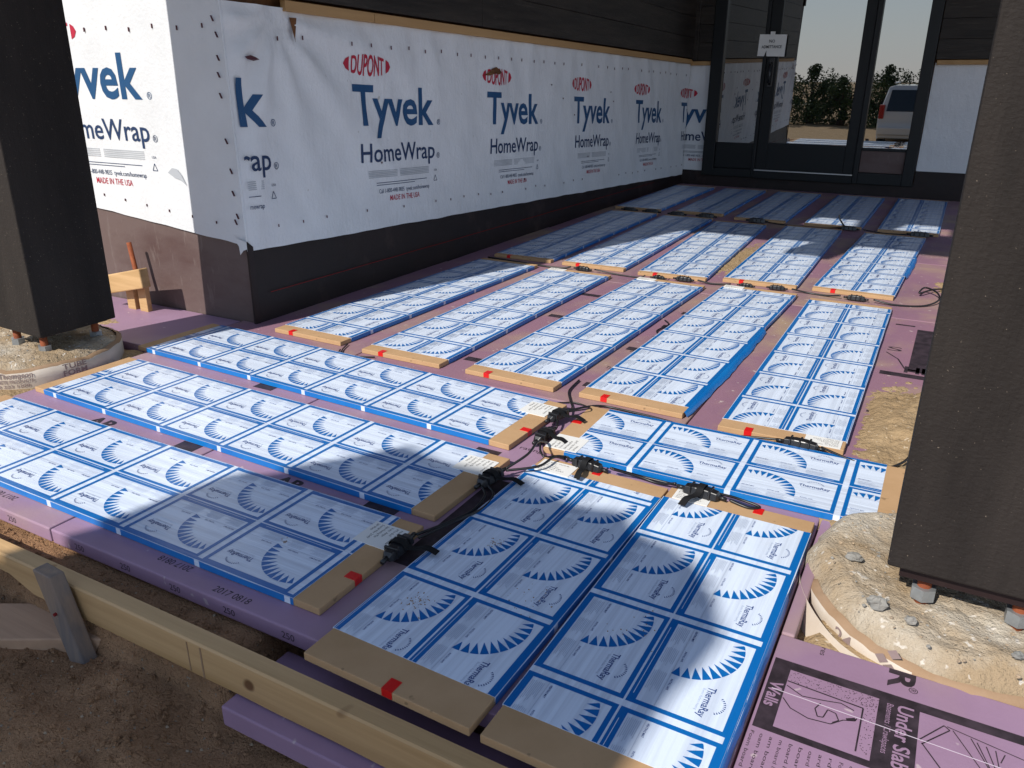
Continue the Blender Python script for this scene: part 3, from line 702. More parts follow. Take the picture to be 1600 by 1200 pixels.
# back wall with the entrance
YB = 13.20
back = thing('entrance_wall', 'shaded back wall with building wrap below dark siding beside the glass door', 'wall', (-1.0, YB, -.3))
b = MB()
b.box(-3.30, -2.66, YB + .03, YB + .5, -.3, ZT); b.box(.42, 4.5, YB + .03, YB + .5, -.3, ZT); b.box(-2.66, .42, YB + .03, YB + .5, 4.4, ZT); b.box(-2.66, .42, YB + .03, YB + .5, -.3, .15)
b.build('wall_sheathing', 'plywood', back)
for nm, x0, x1 in (('l', -3.165, -2.80), ('r', .43, 4.4)):
    b = MB(); zb = .17 if nm == 'l' else .335
    b.grid(24 if nm == 'l' else 60, 20, lambda u, v: (x0 + (x1 - x0) * u, YB + .01 - .005 * noise.noise((u * 4, v * 4, 3 if nm == 'l' else 9)), zb + .01 * noise.noise((u * 9, 0, 1)) + (1.90 - zb) * v))
    wb = b.build('house_wrap', 'wrap', back, smooth=True)
    if nm == 'l':
        wrap_print(12.89, 13.21, 13.555, lambda s, z: (-3.165 + (s - 13.20), YB - .001, z - .325), wb)
        wrap_print(12.89, 13.21, 13.555, lambda s, z: (-3.165 + (s - 13.20), YB - .001, z - 9), wb) if False else None
    else:
        wrap_print(1.24, .5, 4.3, lambda s, z: (s, YB - .001, z - .325 + .02), wb)
    b = MB(); b.box(x0 + (.02 if nm == 'r' else 0), x1, YB - .045, YB + .02, 1.872, 1.935); b.build('trim_strip', 'pine_trim', back, bevel=.004)
    b = MB(); b.grid(30, 6, lambda u, v: (x0 + (x1 - x0) * u, YB + .004 - .012 * (1 - v) - .004 * noise.noise((u * 9, v * 3, 1)), -.08 + (zb + .14) * v)); b.build('base_membrane', 'membrane', back, smooth=True)
    for k in range(17):
        b = MB(); z = 1.945 + .265 * k; b.box(x0, x1, YB - .065 + .004 * (k % 2), YB + .02, z, z + .2615); b.build('siding_board', 'siding_stain', back, bevel=.003)
b = MB(); b.grid(40, 5, lambda u, v: (-2.80 + 3.24 * u, YB - .02 - .014 * (1 - v) - .006 * noise.noise((u * 9, v * 3, 6)), -.08 + .30 * v)); b.build('base_membrane', 'membrane', back, smooth=True)
b = MB(); b.box(-3.12, -3.02, YB - .10, YB - .066, 1.95, 6); b.build('corner_board', 'siding_stain', back, bevel=.006)
# door unit
ent = thing('entrance_door', 'dark metal glass door with two side lights', 'door', (-1.2, YB, .17))
b = MB(); D0, D1 = YB - .09, YB + .09
for x0, x1 in ((-2.795, -2.60), (-1.985, -1.93), (-.435, -.36), (.26, .42)): b.box(x0, x1, D0, D1, .17, 4.4)
b.box(-2.60, -1.985, D0, D1, .17, .30); b.box(-.36, .26, D0, D1, .17, .34); b.box(-1.93, -.435, D0 + .002, D1, .17, .285); b.box(-2.60, .26, D0 + .004, D1, 4.25, 4.4)
b.build('frame', 'alu_dark', ent, bevel=.008)
b = MB(); b.box(-2.60, -1.985, YB - .05, YB + .04, .30, .70); b.build('lower_panel', 'dark_door', ent, bevel=.008)
b = MB(); b.box(-.36, .26, YB - .05, YB + .04, .34, .66); b.build('lower_panel', 'membrane_dusty', ent, bevel=.008)
b = MB(); b.box(-.36, .26, YB - .062, YB + .04, .66, .70); b.build('rail', 'alu_dark', ent, bevel=.006)
for x0, x1 in ((-2.60, -1.985), (-.36, .26)):
    b = MB(); b.box(x0, x1, YB - .01, YB + .01, .70, 4.25); b.build('pane', 'glass', ent)
dr = MB(); dr.box(-1.93, -1.76, YB - .06, YB + .05, .295, 4.25); dr.box(-.59, -.435, YB - .06, YB + .05, .295, 4.25); dr.box(-1.76, -.59, YB - .058, YB + .05, .295, .715); dr.box(-1.76, -.59, YB - .058, YB + .05, 4.05, 4.25)
dr = dr.build('door_leaf', 'dark_door', ent, bevel=.008)
b = MB(); b.box(-1.76, -.59, YB - .005, YB + .012, .715, 4.05); b.build('pane', 'glass', dr)
b = MB(); b.box(-1.885, -1.80, YB - .085, YB - .06, 1.55, 1.98); b.build('lock_plate', 'plastic', dr, bevel=.01)
b = MB(); b.tube([(-1.84, YB - .08, 1.90), (-1.84, YB - .17, 1.87), (-1.835, YB - .19, 1.75), (-1.84, YB - .17, 1.63), (-1.84, YB - .08, 1.60)], .022, 8); b.build('handle', 'plastic', dr, smooth=True)
b = MB(); b.box(-1.93, -.435, YB - .115, YB - .088, .285, .305); b.build('threshold', 'alu', ent, bevel=.004)
b = MB(); b.box(-1.93, -.435, YB - .13, YB - .09, .17, .284); b.build('sill', 'dark_door', ent, bevel=.006)
sg = thing('paper_notice', 'white paper NO ADMITTANCE notice taped on the glass door', 'sign', (-1.87, YB - .066, 1.995))
b = MB(); b.face([(-2.07, YB - .095, 2.005), (-1.665, YB - .075, 1.995), (-1.655, YB - .08, 2.305), (-2.06, YB - .098, 2.315)]); b.face([(-2.07, YB - .093, 2.005), (-2.06, YB - .096, 2.315), (-1.655, YB - .078, 2.305), (-1.665, YB - .073, 1.995)])
b.build('sheet', 'paper', sg)
b = MB()
for s_, wd, z in (('NO', .085, 2.195), ('ADMITTANCE', .30, 2.115)):
    for t in textfit(s_, wd, .01, .042, 2): b.face([(-1.865 - wd / 2 + p[0], YB - .1005 + .001 * (p[0] > .2), z + p[1]) for p in t])
b.build('lettering', 'ink', sg)
b = MB(); b.box(-1.90, -1.83, YB - .105, YB - .10, 2.28, 2.35); b.build('tape', 'paper', sg)

# ------------------------------------------------------------------ posts on round footings
def post(cx, cy, wd, zb, label, knots):
    r = thing('timber_post', label, 'post', (cx, cy, zb), group='square timber porch posts')
    b = MB(); h = wd / 2; n = 60
    b.box(cx - h, cx + h, cy - h, cy + h, zb, 5.90); b.build('timber', 'post_stain', r, bevel=.008)
    b = MB(); b.box(cx - h + .04, cx + h - .04, cy - h + .035, cy + h - .035, zb - (.045 if zb < .22 else .014), zb - .001); b.build('base_plate', 'membrane', r)
    for sx in (-1, 1):
        for sy in (-1, 1):
            x, y = cx + sx * .135, cy + sy * (.17)
            b = MB(); b.tube([(x, y, zb - .001), (x, y, .02)], .022, 10); bo = b.build('anchor_bolt', 'rust', r, smooth=True)
            b = MB(); b.tube([(x, y, .085 if zb < .22 else .10), (x, y, .128 if zb < .22 else .15)], .040, 6); b.build('nut', 'zinc', bo)
    for (kx, kz, kr) in knots:
        b = MB()
        def fn(u, v):
            a = 6.2832 * u; q = kr * (v * .98 + .02) * (1 + .15 * math.sin(2 * a + 1)); bulge = .012 * (1 - v) ** .5 * (1 + .8 * noise.noise((math.cos(a) * 2, v * 5, 3)))
            return (kx + q * math.cos(a) * 1.5, cy - h - .0005 - bulge * (1 - v), kz + q * math.sin(a) * .75)
        b.grid(24, 6, fn); b.build('knot', 'knot', r, smooth=True)
    return r
PLX, PLY, PRX, PRY = -3.815, 2.390, 1.290, 2.305
pl = post(PLX, PLY, .50, .235, 'dark timber post at left, one face sunlit and one in shade', []); pl.rotation_euler.y = .022
post(PRX, PRY, .51, .215, 'dark rough timber post at right edge standing on bolts above its footing', [])
def footing(cx, cy, R, zt, label, seed, lines_, buried):
    r = thing('round_footing', label, 'footing', (cx, cy, -.4), group='round concrete footings in cardboard tube forms')
    b = MB(); n = 96
    def zc(x, y): return zt - .012 + .024 * fbm(x * 3 + seed, y * 3, 1) * .5 + .012 * fbm(x * 11, y * 11, seed) + .007 * fbm(x * 34, y * 34, seed)
    def front(a): return max(0, min(1, (-.15 - math.sin(a + .25)) / .35)) if buried else 1.
    def core(u, v):
        a = 6.28318 * u; f = front(a); rm = (R - .025) * f + (1 - f) * R * (1.10 + .10 * noise.noise((math.cos(a) * 2, math.sin(a) * 2, seed)) + .04 * noise.noise((math.cos(a) * 8, math.sin(a) * 8, seed)))
        q = rm * (v * .999 + .001); x, y = cx + q * math.cos(a), cy + q * math.sin(a); e = max(0, (v - .84) / .16)
        return (x, y, zc(x, y) - ((.08 if buried else .05) * f + .12 * (1 - f)) * e ** 1.5)
    b.grid(n, 40, core)
    b.build('concrete_core', 'concrete', r, smooth=True)
    def rim(a): return (zt - (.085 if buried else .05) + .018 * noise.noise((math.cos(a) * 2.3 + seed, math.sin(a) * 2.3, 0)) + .012 * noise.noise((math.cos(a) * 9, math.sin(a) * 9, seed))) * front(a) - .16 * (1 - front(a))
    b = MB()
    b.grid(120, 8, lambda u, v: (cx + R * math.cos(6.28318 * u), cy + R * math.sin(6.28318 * u), -.35 + (rim(6.28318 * u) + .35) * v), 0)
    if buried:
        for i, f in enumerate(b.f):
            if (i % 120) / 120 * 360 > 252: b.m[i] = 1
    b.grid(120, 1, lambda u, v: (cx + (R - .03 * v) * math.cos(6.28318 * u), cy + (R - .03 * v) * math.sin(6.28318 * u), rim(6.28318 * u) + .012 * v), 1)
    tb = b.build('form_tube', ['tube_paper', 'tube_core'], r, smooth=True)
    b = MB()
    for (s_, a0, wd, cap, z) in lines_:
        for t in (textfit(s_, wd, .012, cap) if isinstance(s_, str) else s_):
            b.face([(cx + (R + .003) * math.cos(a0 + p[0] / R), cy + (R + .003) * math.sin(a0 + p[0] / R), z + p[1]) for p in t])
    stuff(b.build('lettering', 'tube_ink', tb))
    b = MB(); rs = random.Random(seed)
    for k in range(420):
        a = rs.uniform(0, 6.28); q = R * .93 * math.sqrt(rs.random()); x, y = cx + q * math.cos(a), cy + q * math.sin(a)
        pebble(b, x, y, zc(x, y), rs.choice((.003, .004, .005, .008)) * rs.uniform(.6, 1.2), rs.choice((0, 0, 0, 1)))
    stuff(b.build('grit', ['grit', 'stone'], r))
    return r
dia = [[(x + dx_, z + dz_) for dx_, dz_ in ((0, .02), (.02, .0), (.045, .018), (.025, .038))] for x, z in ((0, 0), (.03, -.022), (.06, -.044), (.09, -.022), (.035, .035))]
footing(PRX, PRY + .02, .508, .084, 'concrete footing with torn cardboard form under the right post', 3, [('24', math.radians(224), .075, .05, -.055), (dia, math.radians(242), .1, .1, -.02), ('WATER RESISTANT', math.radians(228), .30, .03, -.085)], True)
footing(PLX - .115, PLY - .10, .508, .13, 'concrete footing with printed cardboard form under the left post', 8, [('Carl Thompson', math.radians(298), .26, .032, .045), ('CONCRETE PRODUCTS', math.radians(298), .26, .020, .015), ('800 223 1208', math.radians(302), .2, .018, -.012), ('TUBE', math.radians(345), .14, .032, .05), ('FORM', math.radians(345), .14, .032, .01)], False)
# loose cardboard torn from the right form
b = MB()
b.grid(16, 3, lambda u, v: (lambda a, q: (PRX + q * math.cos(a), PRY + q * math.sin(a), -.075 + .085 * v * (1 - .4 * u) + .01 * noise.noise((u * 4, v, 1))))(math.radians(188 + 62 * u), .535 + .035 * math.sin(u * 3) * (1 - v)))
tag(b.build('torn_form_paper', 'tube_paper', smooth=True), 'torn pale cardboard strip peeling off the right footing form', 'cardboard')
def rock(x, y, z, r, label, sq=.75):
    b = MB(); sd = random.uniform(0, 99)
    def fn(u, v):
        a = 6.28318 * u; t = math.pi * (v - .5); d = Vector((math.cos(a) * math.cos(t), math.sin(a) * math.cos(t), math.sin(t)))
        k = r * (1 + .45 * noise.noise(d * 1.7 + Vector((sd, 0, 0))) + .18 * noise.noise(d * 4 + Vector((0, sd, 0)))); return (x + d.x * k, y + d.y * k * .8, z + d.z * k * sq)
    b.grid(14, 9, fn); tag(b.build('stone', 'stone', weld=True), label, 'stone', 'loose stones on the right footing')
rock(1.03, 2.005, .10, .030, 'grey cracked stone on the right footing nearest the post base')
rock(.93, 2.26, .095, .030, 'pale flat stone on the far side of the right footing', .4)
rock(1.13, 1.965, .095, .017, 'small pale pebble beside the grey stone on the right footing')
rock(1.42, 1.94, .095, .016, 'small pebble in front of the right post base plate')

# ------------------------------------------------------------------ porch beam and roof that shade the floor
bm_ = thing('porch_beam', 'deep timber beam carried by the two porch posts', 'beam', (-1.5, 2.35, 5.90))
b = MB(); b.box(-6.5, 2.6, 2.10, 2.60, 5.902, 6.62); b.build('timber', 'post_stain', bm_, bevel=.01)
b = MB(); b.box(-1.97, -1.55, 2.12, 2.30, 5.22, 5.900); b.build('bracket', 'post_stain', bm_, bevel=.01)
rf = thing('porch_roof', 'porch roof deck on rafters above the entrance', 'roof', (-1.5, 8.0, 6.62))
b = MB(); b.box(-9.6, 3.2, 2.50, 14.0, 7.13, 7.28); b.build('deck', 'plywood', rf)
for k in range(13):
    x = -9.05 + 1.016 * k; b = MB(); b.box(x - .035, x + .035, 2.5, 13.6, 6.622, 7.128); b.build('rafter', 'pine', rf)
for x0, x1 in ((-9.3, -2.6), (-1.95, -1.55), (-.9, 3.0)):
    b = MB(); b.box(x0, x1, 2.52, 2.58, 6.624, 7.126); b.build('blocking', 'pine', rf)

# ------------------------------------------------------------------ lumber: form board, stake, plank, left stakes
fbd = thing('form_board', 'long pine form board on edge across the front left', 'lumber', (-1.0, .90, -.13))
b = MB(); n = 60
def bx(u): return -3.2 + 4.2 * u
for i in range(n):
    x0, x1 = bx(i / n), bx((i + 1) / n)
    zb0 = -.13 + .05 * max(0, min(1, (-1.75 - x0) / .1)) + .004 * noise.noise((x0 * 5, 0, 0)); zb1 = -.13 + .05 * max(0, min(1, (-1.75 - x1) / .1)) + .004 * noise.noise((x1 * 5, 0, 0))
    ya0 = .873 - .006 * math.sin(x0 * 1.2); ya1 = .873 - .006 * math.sin(x1 * 1.2)
    b.face([(x0, ya0, zb0), (x1, ya1, zb1), (x1, ya1, -.007), (x0, ya0, -.007)]); b.face([(x0, ya0, -.007), (x1, ya1, -.007), (x1, ya1 + .006, 0), (x0, ya0 + .006, 0)])
    b.face([(x0, ya0 + .006, 0), (x1, ya1 + .006, 0), (x1, ya1 + .061, 0), (x0, ya0 + .061, 0)]); b.face([(x1, ya1 + .061, zb1), (x0, ya0 + .061, zb0), (x0, ya0 + .061, 0), (x1, ya1 + .061, 0)])
    b.face([(x0, ya0 + .061, zb0), (x1, ya1 + .061, zb1), (x1, ya1, zb1), (x0, ya0, zb0)])
b.build('board', 'pine', fbd, weld=True)
b = MB(); b.box(-.89, -.886, .8765, .8785, -.125, -.012); b.box(-.83, -.823, .8765, .8785, -.128, -.012); b.build('pencil_marks', 'tube_core', fbd)
b = MB(); r = thing('wooden_stake', 'grey wooden stake nailed to the form board', 'stake', (-1.47, .83, -.3))
b.hexa([(-1.43, .800, -.32), (-1.35, .805, -.32), (-1.352, .860, -.32), (-1.43, .862, -.32), (-1.575, .815, .072), (-1.480, .815, .068), (-1.475, .868, .066), (-1.572, .870, .072)]); b.build('stake', 'grey_wood', r, bevel=.005)
b = MB(); b.tube([(-1.475, .815, -.075), (-1.475, .800, -.075)], .006, 6); b.build('nail_head', 'chalk', r)
b = MB(); r = thing('wooden_plank', 'pinkish plank lying on the soil behind the stake', 'lumber', (-1.8, .85, -.24))
b.hexa([(-2.5, .262, -.27), (-1.21, .977, -.27), (-1.33, 1.135, -.265), (-2.6, .458, -.265), (-2.5, .262, -.205), (-1.21, .977, -.195), (-1.33, 1.135, -.19), (-2.6, .458, -.20)]); b.build('plank', 'pink_wood', r, bevel=.006)
# left background: block, stake, rebar
b = MB(); r = thing('pine_block', 'short pine board nailed to stakes beside the left post', 'lumber', (-4.3, 3.28, .15))
b.hexa([(-4.62, 3.28, .10), (-4.10, 3.25, .22), (-4.09, 3.32, .22), (-4.62, 3.35, .10), (-4.62, 3.28, .245), (-4.11, 3.25, .365), (-4.10, 3.32, .365), (-4.62, 3.35, .245)]); b.build('board', 'pine', r, bevel=.008)
for k, (x, y) in enumerate(((-4.40, 3.37), (-4.26, 3.37))):
    b = MB(); b.box(x - .045, x + .045, y - .02, y + .02, -.1, .22); tag(b.build('short_stake', 'pine', bevel=.004), ('left', 'right')[k] + ' short stake standing behind the pine block by the left post', 'stake', 'stakes behind the pine block')
b = MB(); b.tube([(-4.30, 3.40, -.1), (-4.42, 3.43, .50)], .018, 10)
rb = b.build('rebar_stake', 'rust', smooth=True); tag(rb, 'rusty steel bar leaning at the dusty wall base', 'rebar')

# ------------------------------------------------------------------ cable connectors and cables
def smooth_path(P, k=8):
    P = [Vector(p) for p in P]; out = []
    for i in range(len(P) - 1):
        p0, p1, p2, p3 = P[max(i - 1, 0)], P[i], P[i + 1], P[min(i + 2, len(P) - 1)]
        for j in range(k):
            t = j / k; out.append(.5 * ((2 * p1) + (p2 - p0) * t + (2 * p0 - 5 * p1 + 4 * p2 - p3) * t * t + (3 * p1 - p0 - 3 * p2 + p3) * t ** 3))
    return out + [P[-1]]
def connector(x, y, z, ang, label, sc_=1., strap=1, grey=False):
    r = thing('cable_connector', label, 'connector', (x, y, z), ang, 'black cable connectors at the panel ends')
    b = MB(); l, wd, h = .085 * sc_, .032 * sc_, .042 * sc_
    prof = [(-l, .45), (-l * .86, .85), (-l * .3, 1), (l * .3, 1), (l * .86, .85), (l, .45)]
    for (xa, ka), (xb, kb) in zip(prof, prof[1:]):
        b.hexa([(xa, -wd * ka, 0), (xb, -wd * kb, 0), (xb, wd * kb, 0), (xa, wd * ka, 0), (xa, -wd * ka * .7, h * ka), (xb, -wd * kb * .7, h * kb), (xb, wd * kb * .7, h * kb), (xa, wd * ka * .7, h * ka)])
    ho = b.build('housing', 'plastic', r, world=False, bevel=.004, weld=True)
    for q in (-.55, 0, .5):
        b = MB(); b.box(l * q - .005, l * q + .005, -wd * 1.02, wd * 1.02, -.001, h * 1.04); b.build('rib', 'plastic', ho, world=False, bevel=.003)
    for sgn in (-1, 1):
        b = MB(); b.tube([(sgn * l * .95, 0, h * .35), (sgn * l * 1.35, 0, h * .3)], .010 * sc_, 8); b.build('gland', 'rubber', r, world=False, smooth=True)
    if strap:
        b = MB(); sw = .016 * sc_
        path = [(0, wd * 1.1, .002), (0, wd * 1.08, h * .8), (0, wd * .5, h * 1.12), (0, -wd * .7, h * 1.12), (0, -wd * 1.3, h * .7)]
        tl = [(.01 * strap, -wd * 2.2, h * .55), (.022 * strap, -wd * 3.6, h * .75), (.03 * strap, -wd * 5.0, h * .35)]
        pp = smooth_path(path + tl, 4)
        for a, c_ in zip(pp, pp[1:]):
            b.hexa([(a.x - sw, a.y, a.z), (a.x + sw, a.y, a.z), (c_.x + sw, c_.y, c_.z), (c_.x - sw, c_.y, c_.z), (a.x - sw, a.y, a.z + .003), (a.x + sw, a.y, a.z + .003), (c_.x + sw, c_.y, c_.z + .003), (c_.x - sw, c_.y, c_.z + .003)])
        b.build('strap', 'velcro', r, world=False)
    return r
ZC = T_ + .003
CN = [
 (-.565, 1.580, ZC, 1.62, 1.15, 1, 'black cable connector on the cardboard end of the lowest lying panel'),
 (-.545, 2.225, ZC, 1.45, 1.15, 1, 'black cable connector on the end of the middle lying panel'),
 (-.585, 2.99, ZC, 1.35, 1.1, 1, 'black connector at the upper end of the uppermost lying panel'),
 (-.555, 2.775, .012, 1.5, 1.15, -1, 'ribbed black connector standing between uppermost lying panel and short panel'),
 (-.225, 2.545, ZC, -.12, 1.1, 1, 'flat black connector on the back end of the left nearest panel'),
 (.300, 2.545, ZC, -.08, 1.15, -1, 'black connector with hanging strap on the right nearest panel'),
 (.575, 3.265, .02, -.05, 1.2, 0, 'black connector at the near end of the right end panel'),
 (-1.90, 6.255, .01, .0, 1.2, 0, 'black connector between rows in the second column'),
 (-1.17, 6.265, .012, .05, 1.0, 1, 'black connector with strap between rows in the middle column'),
 (-.955, 6.315, .012, .0, 1.25, 0, 'larger black connector right of the strapped one in the middle column'),
 (-.42, 6.365, .012, .0, 1.0, 0, 'thin black connector between rows in the fourth column'),
 (-.17, 6.405, .012, .05, 1.15, 0, 'dusty connector beside the thin one in the fourth column'),
 (.46, 6.37, .012, -.03, 1.25, 0, 'ribbed black connector between rows in the right end column'),
 (-2.80, 9.82, .012, .0, 1.3, 0, 'black connector in shade by the wall before the back row'),
 (-2.48, 9.79, .012, .0, 1.4, 0, 'second black connector in shade before the first back panel'),
 (-2.12, 9.76, .012, .0, 1.4, 0, 'black connector in shade between first and second back panels'),
 (-1.74, 9.78, .012, .0, 1.5, 0, 'black connector in shade before the second back panel'),
 (-1.09, 9.74, .012, .0, 1.5, 0, 'black connector in shade before the third back panel'),
 (-.02, 9.74, .012, .0, 1.3, 0, 'small connector with upright wire end before the fourth back panel'),
 (.74, 9.70, .012, .0, 1.5, 0, 'dusty connector before the right end back panel')]
for x, y, z, a, s_, st, lab in CN: connector(x, y, z, a, lab, s_ * (.82 if y < 4 else .66 if y < 8 else .8), st)
def cable(P, label, r=.0075, m='rubber'):
    r *= .8
    b = MB(); b.tube(smooth_path(P), r, 7); return tag(b.build('heater_cable', m, smooth=True), label, 'cable', 'black heater cables on the foam')
z0 = .010
cable([(-.56, 1.69, .045), (-.53, 1.85, .02), (-.50, 2.0, z0), (-.50, 2.10, .03), (-.54, 2.14, .045)], 'black cable joining lowest and middle lying panels')
cable([(-.545, 1.68, .04), (-.48, 1.84, .05), (-.455, 2.0, .03), (-.47, 2.12, .03), (-.52, 2.16, .045)], 'second black cable beside the panel ends at the lower left junction', .007)
cable([(-.53, 2.33, .045), (-.47, 2.43, .09), (-.48, 2.55, .10), (-.49, 2.66, .05), (-.53, 2.70, .03)], 'black cable arching from middle lying panel up to the junction')
cable([(-.52, 2.32, .045), (-.40, 2.40, .06), (-.38, 2.52, .06), (-.36, 2.60, .03), (-.33, 2.57, .045)], 'black cable arching from middle lying panel to the left nearest panel')
cable([(-.54, 2.70, .02), (-.49, 2.60, .03), (-.45, 2.57, .02), (-.42, 2.62, z0), (-.36, 2.60, .02)], 'black looped cable at the cluster of connectors', .007)
cable([(-.56, 3.08, .045), (-.52, 3.20, .03), (-.46, 3.30, z0), (-.30, 3.30, z0), (-.10, 3.28, z0), (.15, 3.22, z0), (.30, 3.255, .02), (.47, 3.27, .035)], 'long black cable running behind the short panel to the right end column')
cable([(-.57, 3.07, .04), (-.60, 3.20, z0), (-.66, 3.30, z0), (-.72, 3.42, z0), (-.74, 3.60, z0)], 'black cable leaving the junction between third and fourth columns')
cable([(-.54, 2.88, .03), (-.56, 2.93, .04), (-.57, 2.95, .04)], 'short black cable between the two stacked connectors')
cable([(-.56, 3.06, .045), (-.48, 3.14, .05), (-.53, 3.25, z0), (-.62, 3.27, z0), (-.70, 3.22, z0)], 'curled thin black cable left of the fourth column', .005)
cable([(-.11, 2.555, .05), (.0, 2.60, .02), (.09, 2.60, z0), (.18, 2.57, .045)], 'black cable between the two nearest panels')
cable([(-.12, 2.56, .05), (.0, 2.625, z0), (.20, 2.625, z0), (.38, 2.60, .03), (.46, 2.575, .04), (.54, 2.56, .035), (.50, 2.53, .036), (.42, 2.54, .045)], 'black cable with a loop end along the short panel')
cable([(.67, 3.27, .04), (.80, 3.22, .03), (.92, 3.215, z0), (1.02, 3.30, .03), (1.06, 3.42, .05)], 'black cable from the right end column into the sand')
cable([(-2.34, 3.35, z0), (-2.30, 3.28, z0), (-2.27, 3.24, z0), (-2.22, 3.27, z0), (-2.14, 3.30, z0), (-2.05, 3.34, z0)], 'thin black cable curling between first and second columns', .006)
cable([(-2.37, 3.46, z0), (-2.33, 3.36, z0), (-2.28, 3.30, z0), (-2.20, 3.29, z0)], 'second thin cable curling between first and second columns', .006)
cable([(-1.78, 6.255, .03), (-1.55, 6.25, z0), (-1.35, 6.24, z0), (-1.29, 6.26, .03)], 'black cable between rows from second to middle column', .008)
cable([(-2.95, 6.31, z0), (-2.6, 6.27, z0), (-2.3, 6.23, z0), (-2.10, 6.24, z0), (-2.02, 6.25, .03)], 'black cable between rows beside the house wall', .011)
cable([(-.83, 6.315, .03), (-.70, 6.33, z0), (-.55, 6.36, .02)], 'short black cable between rows from middle to fourth column', .009)
cable([(-.05, 6.40, .03), (.08, 6.42, z0), (.22, 6.40, z0), (.34, 6.37, .03)], 'short black cable between rows from fourth to end column', .009)
cable([(.59, 6.37, .03), (.75, 6.36, z0), (.95, 6.44, z0), (1.05, 6.62, .03), (1.02, 6.80, .05), (.93, 6.92, .05), (.90, 6.78, .03), (1.0, 6.98, .03), (1.12, 7.1, .02)], 'black cable looping at the sand hole on the right edge', .009)
cable([(-.50, 4.6, z0), (-.66, 4.75, z0), (-.64, 4.95, z0), (-.70, 5.05, z0)], 'black cable stub between third and fourth columns', .007)
cable([(-.14, 9.74, .03), (-.30, 9.72, z0), (-.7, 9.72, z0), (-.95, 9.74, .02)], 'black cable in shade before the back row centre', .009)
cable([(-.07, 9.76, .04), (-.14, 9.80, .12), (-.155, 9.81, .17)], 'upright black wire end before the fourth back panel', .012)
cable([(.13, 9.74, .03), (.35, 9.72, z0), (.60, 9.70, .02)], 'black cable before the right end back panel', .009)

# ------------------------------------------------------------------ behind the viewpoint: added shade canopy, then van and trees seen in the door glass
can = thing('added_shade_canopy', 'flat canopy slab on columns, added behind the viewpoint to shade the front panels', 'canopy', (-3.0, -5.0, -.6))  # made-up canopy, out of view, added only to cast the front shadow
K = 1 / math.tan(SUN_EL); ZK = 5.0
pl_ = [(-4.6, .80), (-1.90, .86), (-1.82, 1.04), (-1.69, 1.28), (-1.58, 1.74), (-1.385, 1.95), (-1.254, 2.11), (-1.06, 2.38), (-.82, 2.32), (-.40, 2.36), (-.13, 2.25), (.08, 2.30), (.17, 2.17), (.33, 2.14), (.45, 2.06), (.56, 1.90), (.635, 1.71), (.60, 1.50), (.57, 1.385), (.55, 1.18), (.52, .60), (.52, -.35), (-4.6, -.35)]
pl_ = [(x - SAZ[0] * K * ZK, y - SAZ[1] * K * ZK) for x, y in pl_]  # slab outline is the wanted floor shadow shifted back along the sun
b = MB(); n = len(pl_)
b.face([(x, y, ZK) for x, y in pl_][::-1]); b.face([(x, y, ZK - .12) for x, y in pl_])
for i in range(n):
    (x0, y0), (x1, y1) = pl_[i], pl_[(i + 1) % n]; b.face([(x0, y0, ZK - .12), (x0, y0, ZK), (x1, y1, ZK), (x1, y1, ZK - .12)])
b.build('shade_slab', 'plywood', can, weld=True)
for x, y in ((-5.9, -5.80), (-2.56, -5.80)):
    b = MB(); b.box(x - .12, x + .12, y - .12, y + .12, -1.6, ZK - .121); b.build('column', 'post_stain', can)  # added supports for the shade slab
# silver van parked in the lot
vx, vy, vz = -1.75, -21.0, -1.62
van = thing('parked_van', 'silver minivan parked behind, reflected in the side light', 'van', (vx, vy, vz))
b = MB()
sec = [(0, .40, 1.45, .55), (-.15, .35, 1.55, 1.15), (-.25, .35, 1.57, 1.75), (-.55, .35, 1.58, 2.75), (-.75, .35, 1.58, 3.0), (-3.6, .35, 1.58, 3.05), (-4.6, .35, 1.58, 2.85), (-6.0, .35, 1.55, 1.85), (-7.6, .40, 1.45, 1.45), (-7.9, .45, 1.30, .9)]
ring = []
for (yy, zb_, hw, zt_) in sec:
    m_ = min(zt_, 1.55); tw = hw * (.80 if zt_ > 2 else .93)
    ring.append([(vx - hw * .94, vy + yy, vz + zb_), (vx - hw, vy + yy, vz + m_ * .65), (vx - hw, vy + yy, vz + m_), (vx - tw, vy + yy, vz + zt_ * .97), (vx - tw * .8, vy + yy, vz + zt_), (vx + tw * .8, vy + yy, vz + zt_), (vx + tw, vy + yy, vz + zt_ * .97), (vx + hw, vy + yy, vz + m_), (vx + hw, vy + yy, vz + m_ * .65), (vx + hw * .94, vy + yy, vz + zb_)])
for r0, r1 in zip(ring, ring[1:]):
    for i in range(10): b.face([r0[i], r0[(i + 1) % 10], r1[(i + 1) % 10], r1[i]])
b.face(ring[0][::-1]); b.face(ring[-1]); b.build('body', 'car_paint', van, weld=True, bevel=.05)
b = MB(); b.face([(vx - 1.22, vy - .24, vz + 1.72), (vx + 1.22, vy - .24, vz + 1.72), (vx + 1.10, vy - .50, vz + 2.78), (vx - 1.10, vy - .50, vz + 2.78)]); b.build('rear_window', 'car_glass', van)
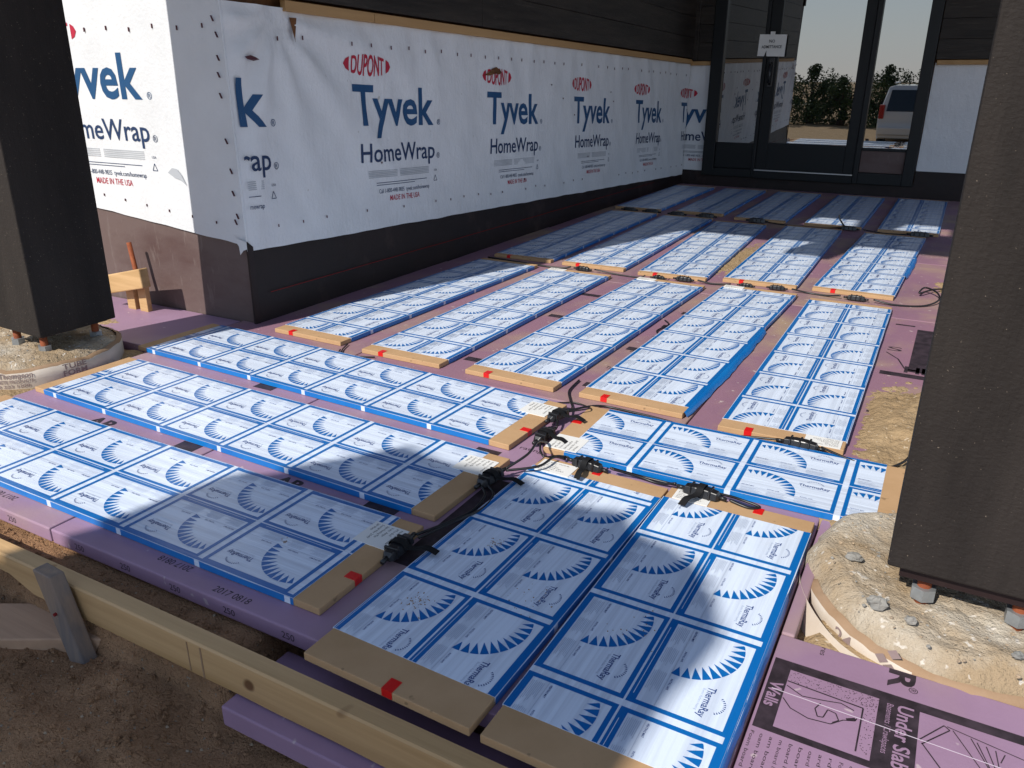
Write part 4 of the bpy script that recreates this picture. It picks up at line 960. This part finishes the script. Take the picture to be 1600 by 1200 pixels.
for sx in (-1, 1):
    b = MB(); b.box(vx + sx * 1.42 - .13, vx + sx * 1.42 + .13, vy - .42, vy - .12, vz + 1.35, vz + 2.05); b.build('tail_light', 'lamp_red', van, bevel=.04)
    b = MB(); x_ = vx + sx * 1.585; b.face([(x_, vy - .9, vz + 1.75), (x_, vy - 4.6, vz + 1.75), (vx + sx * 1.36, vy - 4.2, vz + 2.75), (vx + sx * 1.36, vy - 1.0, vz + 2.8)]); b.build('side_window', 'car_glass', van)
    for yy in (-1.5, -6.3):
        b = MB(); b.tube([(vx + sx * 1.15, vy + yy, vz + .48), (vx + sx * 1.55, vy + yy, vz + .48)], .52, 20); wh = b.build('tyre', 'tyre', van)
        b = MB(); b.tube([(vx + sx * 1.54, vy + yy, vz + .48), (vx + sx * 1.58, vy + yy, vz + .48)], .30, 16); b.build('rim', 'alu', wh)
b = MB(); b.box(vx - 1.5, vx + 1.5, vy - .05, vy + .12, vz + .55, vz + .95); b.build('bumper', 'car_paint', van, bevel=.06)
for sx in (-1, 1):
    b = MB(); b.tube([(vx + sx * 1.05, vy - .9, vz + 3.12), (vx + sx * 1.05, vy - 4.0, vz + 3.14)], .04, 6); b.build('roof_rail', 'alu', van)
# trees along the lot edge
TL = ['tall leafy tree, leftmost in the glass door reflection', 'leafy tree second from the left in the glass door reflection', 'bushy tree in the middle of the reflected tree line', 'rounded tree right of the middle in the reflected tree line', 'leafy tree seen in the side light above the van', 'low bushy tree at the right of the reflected tree line', 'far right tree of the reflected tree line', 'far left bushy tree of the reflected tree line']
for k, (tx, ty, th) in enumerate(((-16.5, -41, 4.9), (-13.0, -40, 4.3), (-10.2, -42, 4.9), (-7.6, -40, 4.2), (-5.0, -41, 4.7), (-2.2, -40, 4.9), (1.2, -41, 5.2), (-20, -41, 5.0))):
    th *= .84
    r = thing('leafy_tree', TL[k], 'tree', (tx, ty, -1.8), group='trees along the far edge of the lot'); rs = random.Random(k)
    b = MB(); b.tube([(tx, ty, -1.8), (tx + .2, ty, th * .3 - 1.8), (tx, ty + .1, th * .75 - 1.8)], [.35, .24, .06], 8)
    for q in range(6):
        a = rs.uniform(0, 6.28); z = th * rs.uniform(.25, .55) - 1.8; b.tube([(tx + .1, ty, z), (tx + .7 * math.cos(a), ty + .7 * math.sin(a), z + .6), (tx + 1.2 * math.cos(a), ty + 1.2 * math.sin(a), z + 1.1)], [.10, .06, .02], 5)
    b.build('trunk', 'bark', r, smooth=True)
    b = MB(); cl = [(rs.gauss(0, 1.25), rs.gauss(0, .9), th * (.05 + .85 * rs.random() ** 1.3), rs.uniform(.35, .95)) for _ in range(30)] + [(rs.gauss(0, .2), 0, th * rs.uniform(.85, 1.05), .35) for _ in range(3)]
    for q in range(7000):
        c_ = rs.choice(cl); d = Vector((rs.gauss(0, 1), rs.gauss(0, 1), rs.gauss(0, 1))).normalized() * c_[3] * rs.uniform(.55, 1.1)
        p = Vector((tx + c_[0], ty + c_[1], c_[2] - 1.8)) + d; u = Vector((rs.gauss(0, 1), rs.gauss(0, 1), rs.gauss(0, 1))).normalized() * .10; v = Vector((rs.gauss(0, 1), rs.gauss(0, 1), rs.gauss(0, 1))).normalized() * .065
        b.face([p - u, p + v, p + u, p - v])
    b.build('crown', 'leaf', r)
